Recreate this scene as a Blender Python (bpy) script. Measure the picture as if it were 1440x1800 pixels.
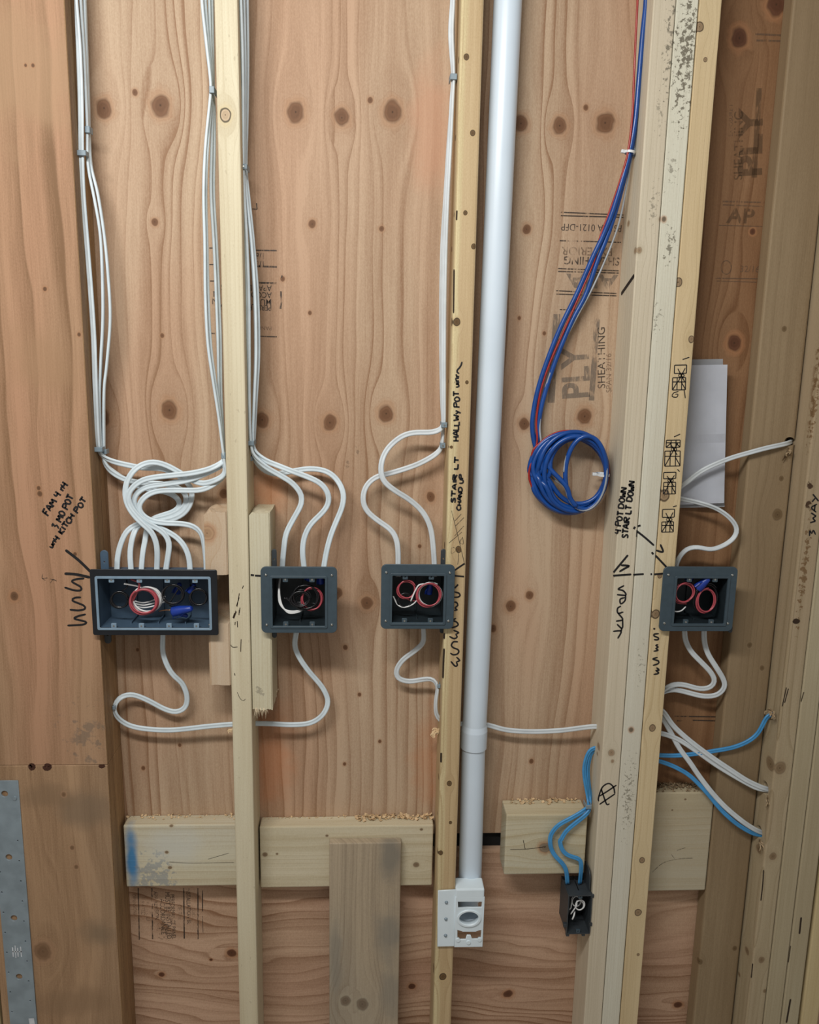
import bpy, bmesh, math, random
from mathutils import Vector, Matrix
import numpy as np

# ------------------------------------------------------------------ clear
for o in list(bpy.data.objects):
    bpy.data.objects.remove(o, do_unlink=True)
scene = bpy.context.scene
col = scene.collection
random.seed(7)

# ------------------------------------------------------------------ camera
F = 1440.0                       # focal length in pixels of the 1440x1800 frame
D = 1.485                        # distance of the lens from the stud fronts (Y = 0)
CZ = 1.50                        # lens height
_v = np.array([583.2 - 720, 8288.0 - 900])
_dn = np.array([_v[0], _v[1], F]); _dn /= np.linalg.norm(_dn)
_a = 650.0 - 720
_n = np.array([_a, -(_a * _v[0] + F * F) / _v[1], F]); _n /= np.linalg.norm(_n)
_x = np.cross(_dn, _n)
RC = np.c_[_x, _n, -_dn]         # columns: world X, Y, Z in lens axes
CAM = Vector((0.0, -D, CZ))
cam_d = bpy.data.cameras.new('camera'); cam = bpy.data.objects.new('camera', cam_d); col.objects.link(cam)
cam_d.sensor_fit = 'HORIZONTAL'; cam_d.sensor_width = 36.0; cam_d.lens = 36.0
cam_d.clip_start = 0.02; cam_d.clip_end = 60
m = Matrix.Identity(4)
for i in range(3):
    m[i][0] = RC[0, i]; m[i][1] = -RC[1, i]; m[i][2] = -RC[2, i]; m[i][3] = CAM[i]
cam.matrix_world = m
scene.camera = cam

# ------------------------------------------------------------------ light
world = bpy.data.worlds.new('world'); scene.world = world; world.use_nodes = True
bg = world.node_tree.nodes['Background']
bg.inputs[0].default_value = (1.0, 0.97, 0.92, 1); bg.inputs[1].default_value = 0.33
def area(name, loc, target, size, power, color):
    l = bpy.data.lights.new(name, 'AREA'); l.shape = 'RECTANGLE'; l.size = size[0]; l.size_y = size[1]
    l.energy = power; l.color = color
    o = bpy.data.objects.new(name, l); col.objects.link(o); o.location = loc
    o.rotation_euler = (Vector(target) - Vector(loc)).to_track_quat('-Z', 'Y').to_euler()
    return o
area('shop_light', (-0.46, -1.20, 2.34), (-0.25, 0.05, 1.0), (1.05, 0.14), 29, (1.0, 0.98, 0.94))
scene.view_settings.view_transform = 'Standard'
scene.view_settings.look = 'None'
scene.view_settings.exposure = -0.10
scene.view_settings.gamma = 1.0
scene.view_settings.use_curve_mapping = False

# ------------------------------------------------------------------ pixel -> place
def ray(px, py):
    c = np.array([px - 720.0, py - 900.0, F]); w = RC.T @ c
    return w
def P(px, py, Y=0.0):
    w = ray(px, py); t = (Y + D) / w[1]
    return Vector((w[0] * t, Y, CZ + w[2] * t))
def PX(px, py, X):
    w = ray(px, py); t = X / w[0]
    return Vector((X, -D + w[1] * t, CZ + w[2] * t))

# ------------------------------------------------------------------ node helper
class Sock:
    def __init__(s, b, k): s.b = b; s.k = k
    def __add__(s, o): return s.b.m('ADD', s, o)
    def __radd__(s, o): return s.b.m('ADD', o, s)
    def __sub__(s, o): return s.b.m('SUBTRACT', s, o)
    def __rsub__(s, o): return s.b.m('SUBTRACT', o, s)
    def __mul__(s, o): return s.b.m('MULTIPLY', s, o)
    def __rmul__(s, o): return s.b.m('MULTIPLY', o, s)
    def __truediv__(s, o): return s.b.m('DIVIDE', s, o)
    def __rtruediv__(s, o): return s.b.m('DIVIDE', o, s)
class B:
    def __init__(s, name):
        s.mat = bpy.data.materials.new(name); s.mat.use_nodes = True
        s.t = s.mat.node_tree; s.t.nodes.clear()
        s.out = s.t.nodes.new('ShaderNodeOutputMaterial'); s.p = s.t.nodes.new('ShaderNodeBsdfPrincipled')
        s.t.links.new(s.p.outputs[0], s.out.inputs[0])
    def put(s, inp, v):
        if isinstance(v, Sock): s.t.links.new(v.k, inp)
        elif isinstance(v, (tuple, list)): inp.default_value = tuple(v) + ((1.0,) if len(v) == 3 and len(inp.default_value) == 4 else ())
        else: inp.default_value = v
    def m(s, op, a, b=None, c=None, clamp=False):
        n = s.t.nodes.new('ShaderNodeMath'); n.operation = op; n.use_clamp = clamp
        s.put(n.inputs[0], a)
        if b is not None: s.put(n.inputs[1], b)
        if c is not None: s.put(n.inputs[2], c)
        return Sock(s, n.outputs[0])
    def vm(s, op, a, b):
        n = s.t.nodes.new('ShaderNodeVectorMath'); n.operation = op
        s.t.links.new(a.k, n.inputs[0])
        if op == 'SCALE': s.put(n.inputs[3], b)
        elif isinstance(b, Sock): s.t.links.new(b.k, n.inputs[1])
        else: n.inputs[1].default_value = b
        return Sock(s, n.outputs['Value' if op == 'DOT_PRODUCT' else 'Vector'])
    def vec(s, x, y, z):
        n = s.t.nodes.new('ShaderNodeCombineXYZ'); s.put(n.inputs[0], x); s.put(n.inputs[1], y); s.put(n.inputs[2], z)
        return Sock(s, n.outputs[0])
    def pos(s):
        g = s.t.nodes.new('ShaderNodeNewGeometry'); q = s.t.nodes.new('ShaderNodeSeparateXYZ')
        s.t.links.new(g.outputs['Position'], q.inputs[0])
        return [Sock(s, q.outputs[i]) for i in range(3)]
    def noise(s, vec, scale=1.0, detail=2.0, rough=0.5):
        n = s.t.nodes.new('ShaderNodeTexNoise'); n.noise_dimensions = '3D'
        s.put(n.inputs['Vector'], vec); s.put(n.inputs['Scale'], scale); s.put(n.inputs['Detail'], detail); s.put(n.inputs['Roughness'], rough)
        return Sock(s, n.outputs[0])
    def step(s, lo, hi, v):
        n = s.t.nodes.new('ShaderNodeMapRange'); n.interpolation_type = 'SMOOTHSTEP'
        s.put(n.inputs[0], v); n.inputs[1].default_value = lo; n.inputs[2].default_value = hi
        n.inputs[3].default_value = 0; n.inputs[4].default_value = 1
        return Sock(s, n.outputs[0])
    def mix(s, f, a, b, blend='MIX'):
        n = s.t.nodes.new('ShaderNodeMix'); n.data_type = 'RGBA'; n.blend_type = blend
        s.put(n.inputs[0], f)
        for k, v in ((6, a), (7, b)):
            if isinstance(v, Sock): s.t.links.new(v.k, n.inputs[k])
            else: n.inputs[k].default_value = tuple(v) + (1.0,)
        return Sock(s, n.outputs[2])
    def bump(s, h, strength, dist):
        n = s.t.nodes.new('ShaderNodeBump'); n.inputs['Strength'].default_value = strength; n.inputs['Distance'].default_value = dist
        s.put(n.inputs['Height'], h); s.t.links.new(n.outputs[0], s.p.inputs['Normal'])

def wood(name, c1, c2, c3=None, grain='Z', freq=55.0, warp=(0.05, 0.012), ky=0.7, knots=(), yk=0.0, line=0.75, seed=0.0,
         rough=0.62, kc=(0.20, 0.085, 0.035), halo=(0.40, 0.19, 0.09), spots=(), split=None, fine=0.35, el=1.7, bumpy=0.5, kedge=(0.05, 0.025, 0.012), specks=0.0, kring=0.3):
    """timber: grain lines that flow round the knots; knots = (x, z, radius)"""
    b = B(name); x, y, z = b.pos()
    u, v = (x, z) if grain == 'Z' else (z, x)
    uu = u + y * ky
    lo = b.noise(b.vec(uu * 2.3, v * 0.85, seed), 1.0, 2.0)
    mi = b.noise(b.vec(uu * 11.0, v * 2.4, seed + 7.3), 1.0, 2.0)
    h = uu + (lo - 0.5) * warp[0] + (mi - 0.5) * warp[1]
    dmin = None
    if knots:
        p2 = b.vec(uu, v, 0.0); acc = None
        for k in knots:
            kx, kz, r = k[0], k[1], k[2]
            ku, kv = (kx, kz) if grain == 'Z' else (kz, kx)
            d_ = b.vm('SUBTRACT', p2, (ku + ky * yk, kv, 0.0))
            if r > 0.0048:
                R = r * 2.1
                e_ = b.vm('MULTIPLY', d_, (1.0, 1.0 / el, 0.0))
                q_ = b.vm('SCALE', d_, (R * R) / b.m('MAXIMUM', b.vm('DOT_PRODUCT', e_, e_), R * R))
                acc = q_ if acc is None else b.vm('ADD', acc, q_)
            f_ = b.vm('MULTIPLY', d_, (1.0 / r, 0.85 / r, 0.0))
            dd = b.vm('DOT_PRODUCT', f_, f_)
            dmin = dd if dmin is None else b.m('MINIMUM', dmin, dd)
        if acc is not None:
            sx_ = b.t.nodes.new('ShaderNodeSeparateXYZ'); b.t.links.new(acc.k, sx_.inputs[0])
            h = h - Sock(b, sx_.outputs[0])
        wob = b.noise(b.vec(uu * 55.0, v * 55.0, seed), 1.0, 1.0)
        dmin = b.m('SQRT', dmin) * (0.72 + wob * 0.62)
    irr = b.noise(b.vec(h * (freq * 0.33), seed + 3.1, v * 0.25), 1.0, 1.0)
    t = h * freq + irr * 3.2
    s_ = b.m('FRACT', t)
    ln = b.m('POWER', s_, 3.5) * (1.0 - b.step(0.93, 1.0, s_))
    amp = b.noise(b.vec(h * (freq * 0.21), v * 0.8, seed + 11.0), 1.0, 1.0)
    ln = ln * b.step(0.25, 0.75, amp)
    fi = b.noise(b.vec(uu * 420.0, v * 9.0, seed), 1.0, 3.0, 0.6)
    me = b.noise(b.vec(h * 42.0, v * 1.4, seed + 2.0), 1.0, 3.0, 0.6)
    ba = b.noise(b.vec(h * 26.0, v * 0.5, seed + 17.0), 1.0, 2.0)
    g = ln * (line * 1.35) + (fi - 0.5) * (fine * 1.6) + (me - 0.5) * 1.3 + (ba - 0.5) * 1.1
    if dmin is not None:
        rg = b.m('FRACT', dmin * 2.6 + wob * 0.6)
        g = g + b.m('POWER', rg, 3.0) * (b.step(1.0, 1.2, dmin) * (1.0 - b.step(1.5, 2.5, dmin))) * 0.24
    gr = b.noise(b.vec(x * 520.0, y * 520.0, z * 260.0), 1.0, 1.0)
    g = b.m('ADD', g + (gr - 0.5) * 0.55, 0.24, clamp=True)
    cc = c1
    if c3 is not None:
        big = b.noise(b.vec(uu * 4.5, v * 1.1, seed + 21.0), 1.0, 2.0)
        cc = b.mix(b.step(0.36, 0.66, big), c1, c3)
    if split is not None:
        sx, sc = split[0], split[1]
        wob = b.noise(b.vec(seed, v * 3.0, 0.3), 1.0, 2.0)
        cc = b.mix(b.step(-0.0035, 0.0035, (sx + 0.0) - (uu + (wob - 0.5) * 0.022)), cc, sc)
    c = b.mix(g, cc, c2)
    if specks:
        sp = b.noise(b.vec(uu * 160.0, v * 60.0, seed + 5.0), 1.0, 1.0)
        c = b.mix(b.step(0.70, 0.76, sp) * specks, c, (c2[0] * 0.4, c2[1] * 0.35, c2[2] * 0.3))
    for q in spots:                       # (x, z, rx, rz, colour, strength, noise scale, threshold)
        du = (x - q[0]) * (1.0 / q[2]); dv = (z - q[1]) * (1.0 / q[3])
        dist = b.m('SQRT', du * du + dv * dv)
        if q[6]:
            nn = b.noise(b.vec(x * q[6], z * q[6], y * q[6]), 1.0, 3.0, 0.65)
            mk = b.step(q[7], q[7] + 0.10, nn - dist * 0.22) * (1.0 - b.step(0.75, 1.0, dist))
        else:
            nn = b.noise(b.vec(x * 16.0, z * 16.0, 0.0), 1.0, 3.0)
            mk = 1.0 - b.step(0.25, 1.15, dist + (nn - 0.5) * 1.3)
        mk = mk * (1.0 - b.step(yk + 0.010, yk + 0.024, y))
        c = b.mix(mk * q[5], c, q[4])
    if dmin is not None:
        rings = b.m('SINE', dmin * 12.0 + fi * 4.0 + wob * 5.0)
        kcol = b.mix(b.m('MULTIPLY_ADD', rings, 0.10, b.step(0.2, 1.1, dmin) * 0.55), kc, (kc[0] * 1.7, kc[1] * 1.8, kc[2] * 1.9))
        kcol = b.mix((1.0 - b.step(0.04, 0.15, dmin)) * 0.8, kcol, kedge)
        hz = 1.0 - b.step(1.0, 2.0, dmin)
        c = b.mix(hz * 0.6, c, halo)
        c = b.mix((1.0 - b.step(0.84, 1.06, dmin)), c, kcol)
        ed = b.step(0.72, 0.95, dmin) * (1.0 - b.step(1.02, 1.22, dmin))
        c = b.mix(ed * kring, c, kedge)
    b.put(b.p.inputs['Base Color'], c)
    b.p.inputs['Roughness'].default_value = rough
    b.p.inputs['Specular IOR Level'].default_value = 0.25
    if bumpy: b.bump(ln * 0.8 + fi * 0.6, bumpy, 0.0007)
    return b.mat

def plain(name, c, rough=0.5, metal=0.0, var=0.12, scale=60.0, spec=0.5, bump=0.0, c2=None, coat=0.0):
    b = B(name); x, y, z = b.pos()
    n = b.noise(b.vec(x, y, z), scale, 3.0)
    d = c2 or tuple(k * (1 - 2.2 * var) for k in c)
    b.put(b.p.inputs['Base Color'], b.mix(b.step(0.3, 0.75, n), c, d))
    b.p.inputs['Roughness'].default_value = rough; b.p.inputs['Metallic'].default_value = metal
    b.p.inputs['Specular IOR Level'].default_value = spec; b.p.inputs['Coat Weight'].default_value = coat
    if bump: b.bump(n, bump, 0.001)
    return b.mat

def ink(name, c, cover=1.0, scale=300.0):
    """marker or stamp ink; thin ink lets the timber show through"""
    b = B(name); x, y, z = b.pos()
    b.put(b.p.inputs['Base Color'], c); b.p.inputs['Roughness'].default_value = 0.6
    if cover < 1:
        n = b.noise(b.vec(x * 1.0, z * 0.25, y), scale, 2.0)
        n2 = b.noise(b.vec(x, z, y), 25.0, 1.0)
        b.put(b.p.inputs['Alpha'], b.m('MULTIPLY', b.step(0.36, 0.56, n * 0.6 + n2 * 0.45), cover))
    return b.mat

# ------------------------------------------------------------------ object helpers
def link(name, me, mat=None, parent=None):
    o = bpy.data.objects.new(name, me); col.objects.link(o)
    if mat:
        for mm in (mat if isinstance(mat, (list, tuple)) else [mat]): me.materials.append(mm)
    if parent: o.parent = parent; o.matrix_parent_inverse = parent.matrix_world.inverted() if parent.type != 'EMPTY' else Matrix.Translation(parent.location).inverted()
    return o
def tag(o, label, cat, group=None, kind=None):
    if label: o['label'] = label
    if cat: o['category'] = cat
    if group: o['group'] = group
    if kind: o['kind'] = kind
    return o
def thing(name, label, cat, loc, group=None):
    o = bpy.data.objects.new(name, None); col.objects.link(o); o.location = loc; o.empty_display_size = 0.02
    return tag(o, label, cat, group)
def mesh_bm(name, bm, smooth=False):
    me = bpy.data.meshes.new(name); bm.to_mesh(me); bm.free()
    if smooth:
        for p in me.polygons: p.use_smooth = True
    return me
def bm_box(bm, lo, hi, bev=0.0, seg=2):
    r = bmesh.ops.create_cube(bm, size=1.0); vs = r['verts']
    lo = Vector(lo); hi = Vector(hi); c = (lo + hi) / 2; s = hi - lo
    for v in vs: v.co = Vector((v.co.x * s.x + c.x, v.co.y * s.y + c.y, v.co.z * s.z + c.z))
    if bev:
        es = list({e for v in vs for e in v.link_edges})
        bmesh.ops.bevel(bm, geom=es, offset=bev, segments=seg, profile=0.5, affect='EDGES')
def box_me(name, lo, hi, bev=0.0, seg=2):
    bm = bmesh.new(); bm_box(bm, lo, hi, bev, seg); return mesh_bm(name, bm)
def bm_cyl(bm, p0, p1, r0, r1=None, n=20, cap=True):
    p0 = Vector(p0); p1 = Vector(p1); r1 = r0 if r1 is None else r1
    d = (p1 - p0).normalized(); a = d.orthogonal().normalized(); c = d.cross(a)
    A = [bm.verts.new(p0 + (a * math.cos(t) + c * math.sin(t)) * r0) for t in [2 * math.pi * i / n for i in range(n)]]
    Bv = [bm.verts.new(p1 + (a * math.cos(t) + c * math.sin(t)) * r1) for t in [2 * math.pi * i / n for i in range(n)]]
    for i in range(n):
        f = bm.faces.new((A[i], A[(i + 1) % n], Bv[(i + 1) % n], Bv[i])); f.smooth = True
    if cap:
        bm.faces.new(A[::-1]); bm.faces.new(Bv)
def boolean(me, cut):
    """subtract mesh cut from mesh me (evaluated once, helper objects removed)"""
    a = bpy.data.objects.new('a', me); c = bpy.data.objects.new('c', cut); col.objects.link(a); col.objects.link(c)
    md = a.modifiers.new('b', 'BOOLEAN'); md.operation = 'DIFFERENCE'; md.object = c; md.solver = 'EXACT'
    dg = bpy.context.evaluated_depsgraph_get(); dg.update()
    r = bpy.data.meshes.new_from_object(a.evaluated_get(dg))
    bpy.data.objects.remove(a); bpy.data.objects.remove(c)
    return r
def shape2d(name, loops, depth, bevel=0.0, y=0.0):
    """flat plate from outlines in (x, z); inner loops are holes; faces -Y, front at y"""
    cu = bpy.data.curves.new(name, 'CURVE'); cu.dimensions = '2D'; cu.fill_mode = 'BOTH'
    cu.extrude = max(depth / 2 - bevel, 1e-5); cu.bevel_depth = bevel; cu.bevel_resolution = 1
    for lp in loops:
        sp = cu.splines.new('POLY'); sp.points.add(len(lp) - 1); sp.use_cyclic_u = True
        for i, q in enumerate(lp): sp.points[i].co = (q[0], q[1], 0, 1)
    o = bpy.data.objects.new(name, cu); col.objects.link(o)
    dg = bpy.context.evaluated_depsgraph_get(); dg.update()
    me = bpy.data.meshes.new_from_object(o.evaluated_get(dg)); me.name = name
    bpy.data.objects.remove(o)
    me.transform(Matrix(((1, 0, 0, 0), (0, 0, -1, y + depth / 2), (0, 1, 0, 0), (0, 0, 0, 1))))
    me.materials.clear()
    return me
def rrect(x0, z0, x1, z1, r, n=5):
    pts = []
    for cx, cz, a0 in ((x1 - r, z1 - r, 0), (x0 + r, z1 - r, 90), (x0 + r, z0 + r, 180), (x1 - r, z0 + r, 270)):
        for i in range(n + 1):
            a = math.radians(a0 + 90 * i / n); pts.append((cx + r * math.cos(a), cz + r * math.sin(a)))
    return pts
def circ(cx, cz, r, n=20, rz=None):
    return [(cx + r * math.cos(2 * math.pi * i / n), cz + (rz or r) * math.sin(2 * math.pi * i / n)) for i in range(n)]
def catmull(pts, step=0.006):
    pts = [np.array(p, float) for p in pts]
    q = [2 * pts[0] - pts[1]] + pts + [2 * pts[-1] - pts[-2]]
    out = []
    for i in range(1, len(q) - 2):
        p0, p1, p2, p3 = q[i - 1:i + 3]
        n = max(2, int(np.linalg.norm((p2 - p1)[:3]) / step))
        for k in range(n):
            t = k / n
            out.append(0.5 * ((2 * p1) + (-p0 + p2) * t + (2 * p0 - 5 * p1 + 4 * p2 - p3) * t * t + (-p0 + 3 * p1 - 3 * p2 + p3) * t ** 3))
    out.append(q[-2])
    return out
def smooth_path(p, it=2):
    p = [a.copy() for a in p]
    for _ in range(it):
        n = [a.copy() for a in p]
        for i in range(1, len(p) - 1): n[i] = (p[i - 1] + 2 * p[i] + p[i + 1]) / 4
        p = n
    return p
ROMEX = [(-1, 0), (-.93, .55), (-.72, .95), (-.42, 1), (-.16, .72), (.16, .72), (.42, 1), (.72, .95), (.93, .55), (1, 0), (.93, -.55), (.72, -.95), (.42, -1), (.16, -.72), (-.16, -.72), (-.42, -1), (-.72, -.95), (-.93, -.55)]
ROUND = [(math.cos(2 * math.pi * i / 8), math.sin(2 * math.pi * i / 8)) for i in range(8)]
def sweep(name, path, hw, ht, prof):
    """path rows: x, y, z, twist(deg); hw half width, ht half thickness"""
    bm = bmesh.new(); n = len(path); prev = None; ref = Vector((0, -1, 0)); last = None
    for i in range(n):
        p = Vector(path[i][:3]); a = Vector(path[max(i - 1, 0)][:3]); c = Vector(path[min(i + 1, n - 1)][:3])
        t = (c - a).normalized()
        nn = ref - t * ref.dot(t)
        if nn.length < 0.15: nn = (last - t * last.dot(t)) if last else t.orthogonal()
        nn.normalize()
        if last and nn.dot(last) < 0: pass
        last = nn.copy(); w = t.cross(nn)
        tw = math.radians(path[i][3]) if len(path[i]) > 3 else 0
        n2 = nn * math.cos(tw) + w * math.sin(tw); w2 = w * math.cos(tw) - nn * math.sin(tw)
        ring = [bm.verts.new(p + w2 * (u * hw) + n2 * (v * ht)) for u, v in prof]
        if prev:
            for k in range(len(prof)):
                f = bm.faces.new((prev[k], prev[(k + 1) % len(prof)], ring[(k + 1) % len(prof)], ring[k])); f.smooth = True
        else: bm.faces.new(ring[::-1])
        prev = ring
    bm.faces.new(prev)
    bmesh.ops.recalc_face_normals(bm, faces=bm.faces)
    return mesh_bm(name, bm)
def cable(name, label, pts, mat, group=None, hw=0.0053, ht=0.0025, y=0.05, tw=0, prof=ROMEX, cat='cable', step=0.006):
    """pts rows: px, py [, Y [, twist]] placed on their own depth"""
    rows = []; yy = y; tt = tw
    for q in pts:
        if len(q) > 2 and q[2] is not None: yy = q[2]
        if len(q) > 3: tt = q[3]
        v = P(q[0], q[1], yy); rows.append((v.x, v.y, v.z, tt))
    pa = smooth_path(catmull(rows, step), 2)
    o = link(name, sweep(name, pa, hw, ht, prof), mat)
    return tag(o, label, cat, group)
def tube3(name, pts, r, mat, label=None, cat=None, group=None, parent=None, step=0.003):
    rows = [(p[0], p[1], p[2], 0) for p in pts]
    o = link(name, sweep(name, catmull(rows, step), r, r, ROUND), mat, parent)
    return tag(o, label, cat, group)

def ribbon(bm, pts, w):
    w *= 1.25
    """flat marker stroke in the plane Y = const (3-D points)"""
    if len(pts) > 2: pts = [Vector(q[:3]) for q in catmull([tuple(p) for p in pts], 0.0025)]
    if len(pts) == 2: pts = [pts[0].lerp(pts[1], k) for k in (0, .04, .5, .96, 1)]
    n = len(pts); L = []
    for i in range(n):
        t = (pts[min(i + 1, n - 1)] - pts[max(i - 1, 0)])
        if t.length < 1e-7: t = Vector((1, 0, 0))
        t.normalize(); s = Vector((-t.z, 0, t.x)) if abs(t.y) < 0.5 else Vector((0, -t.z, t.y))
        k = 1.0 if 0 < i < n - 1 else 0.6
        L.append((bm.verts.new(pts[i] + s * w * k / 2), bm.verts.new(pts[i] - s * w * k / 2)))
    for i in range(n - 1):
        bm.faces.new((L[i][0], L[i + 1][0], L[i + 1][1], L[i][1]))
GL = {
 'A': ([[(0, 0), (.3, 1), (.6, 0)], [(.1, .38), (.52, .38)]], .7), 'B': ([[(0, 0), (0, 1)], [(0, 1), (.5, .85), (.45, .6), (0, .5), (.55, .4), (.5, .05), (0, 0)]], .65),
 'C': ([[(.55, .9), (.25, 1), (0, .5), (.2, 0), (.55, .1)]], .65), 'D': ([[(0, 0), (0, 1)], [(0, 1), (.45, .9), (.6, .5), (.4, .08), (0, 0)]], .72),
 'F': ([[(0, -.15), (.05, 1)], [(.0, 1), (.55, 1.05)], [(0, .5), (.4, .55)]], .62), 'G': ([[(.55, .9), (.2, 1), (0, .5), (.2, 0), (.55, .1), (.55, .45), (.3, .45)]], .7),
 'H': ([[(0, 0), (0, 1)], [(.5, 0), (.5, 1)], [(0, .5), (.5, .5)]], .65), 'I': ([[(.1, 0), (.1, 1)]], .26), 'K': ([[(0, 0), (0, 1)], [(.5, 1), (0, .45), (.5, 0)]], .6),
 'L': ([[(0, 1), (0, 0)], [(0, 0), (.5, 0)]], .58), 'M': ([[(0, 0), (.08, 1)], [(.08, 1), (.34, .4)], [(.34, .4), (.6, 1)], [(.6, 1), (.68, 0)]], .8),
 'N': ([[(0, 0), (0, 1)], [(0, 1), (.5, 0)], [(.5, 0), (.5, 1)]], .65), 'O': ([[(.3, 1), (.03, .6), (.12, .05), (.4, 0), (.58, .5), (.3, 1)]], .7),
 'P': ([[(0, -.05), (.03, 1)], [(0, 1), (.5, .95), (.5, .6), (.02, .45)]], .62), 'R': ([[(0, 0), (0, 1)], [(0, 1), (.5, .9), (.45, .6), (0, .5)], [(.1, .5), (.55, 0)]], .66),
 'S': ([[(.5, .9), (.2, 1), (.05, .75), (.45, .35), (.35, .05), (0, .05)]], .6), 'T': ([[(.3, 0), (.3, 1)], [(0, 1), (.62, 1)]], .66), 'U': ([[(0, 1), (.03, .2), (.25, 0), (.48, .2), (.5, 1)]], .64),
 'W': ([[(0, 1), (.15, 0)], [(.15, 0), (.35, .6)], [(.35, .6), (.52, 0)], [(.52, 0), (.72, 1)]], .82), 'Y': ([[(0, 1), (.28, .5)], [(.56, 1), (.1, -.25)]], .62),
 '3': ([[(0, .9), (.4, 1), (.2, .55), (.45, .3), (.15, -.2)]], .6), '4': ([[(.05, 1), (0, .5), (.5, .5)], [(.42, 1), (.4, -.1)]], .62),
 'n': ([[(0, 0), (0, .6)], [(0, .45), (.3, .6), (.35, 0)]], .5), 'u': ([[(0, .6), (.1, .05), (.35, .15), (.4, .6)], [(.4, .6), (.42, 0)]], .55), 'i': ([[(.1, 0), (.1, .6)], [(.1, .78), (.1, .86)]], .28),
 'r': ([[(0, 0), (0, .6)], [(0, .4), (.3, .6)]], .42), 'y': ([[(0, .6), (.2, .1)], [(.42, .6), (.1, -.35)]], .5), '~': ([[(0, 0), (.2, .4), (.5, .3), (.7, .0), (1.1, -.35), (1.5, -.5)]], 1.6), ' ': ([], .42)}
def handwrite(parent, text, p0, p1, h, Y, w, mat, name='marker_writing'):
    w *= 1.45
    """text from pixel p0 to p1 along its baseline, letters h pixels high to the left of the direction"""
    tot = sum(GL[c][1] for c in text); a = Vector((p1[0] - p0[0], p1[1] - p0[1])); ad = a / tot
    dn = a.normalized(); up = Vector((dn.y, -dn.x)) * h
    bm = bmesh.new(); cur = 0.0
    for c in text:
        jx, jy = random.uniform(-.04, .04), random.uniform(-.08, .08)
        for st in GL[c][0]:
            ribbon(bm, [P(p0[0] + ad.x * (cur + q[0] + jx) + up.x * (q[1] + jy), p0[1] + ad.y * (cur + q[0] + jx) + up.y * (q[1] + jy), Y) for q in st], w)
        cur += GL[c][1]
    return link(name, mesh_bm(name, bm), mat, parent)
def strokes(parent, lines, Y, w, mat, org=(0, 0), sc=1.0, name='marker_stroke', joined=False):
    bm = bmesh.new()
    for ln in lines:
        ribbon(bm, [P(org[0] + q[0] / sc, org[1] + q[1] / sc, Y) for q in ln], w)
        if not joined: link(name, mesh_bm(name, bm), mat, parent); bm = bmesh.new()
    if joined: return link(name, mesh_bm(name, bm), mat, parent)
def stamp(parent, text, px, py, size, rot, Y, mat, align='LEFT', name='stamp_text', bold=0.0, sx=1.0):
    cu = bpy.data.curves.new('t', 'FONT'); cu.body = text; cu.size = size; cu.align_x = align; cu.offset = bold
    o = bpy.data.objects.new('t', cu); col.objects.link(o)
    dg = bpy.context.evaluated_depsgraph_get(); dg.update()
    me = bpy.data.meshes.new_from_object(o.evaluated_get(dg)); bpy.data.objects.remove(o); me.materials.clear()
    p = P(px, py, Y)
    me.transform(Matrix.Translation(p) @ Matrix.Rotation(math.radians(-rot), 4, 'Y') @ Matrix.Rotation(math.radians(90), 4, 'X') @ Matrix.Diagonal((sx, 1, 1, 1)))
    me.name = name
    return link(name, me, mat, parent)
def bars(parent, segs, Y, mat, name='stamp_line'):
    """straight printed lines: (x0, y0, x1, y1, width px)"""
    bm = bmesh.new()
    for s in segs:
        a = P(s[0], s[1], Y); c = P(s[2], s[3], Y); w = s[4] / 920.0
        t = (c - a).normalized(); n = Vector((-t.z, 0, t.x)) * w / 2
        bm.faces.new([bm.verts.new(q) for q in (a + n, c + n, c - n, a - n)])
    return link(name, mesh_bm(name, bm), mat, parent)

# ------------------------------------------------------------------ key positions
YS = 0.089                                   # face of the sheathing
def K(px, py, rpx, Y=0.0):                   # knot at a pixel, radius in pixels
    p = P(px, py, Y); return (p.x, p.z, rpx / 930.0 if Y < 0.02 else rpx / 880.0)
def SP(px, py, rx, rz, c, s, ns=0, th=0.5, Y=0.0):
    p = P(px, py, Y); return (p.x, p.z, rx / 930.0, rz / 930.0, c, s, ns, th)
XL = P(163.9, 900).x                         # right edge of the laminated post
X2 = P(417.3, 900).x                         # centre of the second stud
X3R = P(822.2, 900).x                        # right edge of the third stud
XA0 = P(1087.8, 900).x; XC1 = P(1195.2, 900).x
WP = (XC1 - XA0) / 3
X2a, X2b = X2 - 0.019, X2 + 0.019
X3a, X3b = X3R - 0.038, X3R
XD0 = P(1248, 1500, 0.051).x; XD1 = XD0 + 0.0885
ZT = 2.62

# ------------------------------------------------------------------ materials
INK = ink('marker_ink', (0.006, 0.005, 0.006))
THIN = ink('pencil_ink', (0.05, 0.04, 0.03), 0.75)
PRINT = ink('stamp_ink', (0.045, 0.032, 0.024), 0.8)
FADE = ink('faded_stamp_ink', (0.15, 0.095, 0.06), 0.5)
FADE2 = ink('dark_faded_ink', (0.10, 0.058, 0.028), 0.42)
GREYINK = ink('grey_stamp_ink', (0.17, 0.145, 0.12), 0.50)

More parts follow.
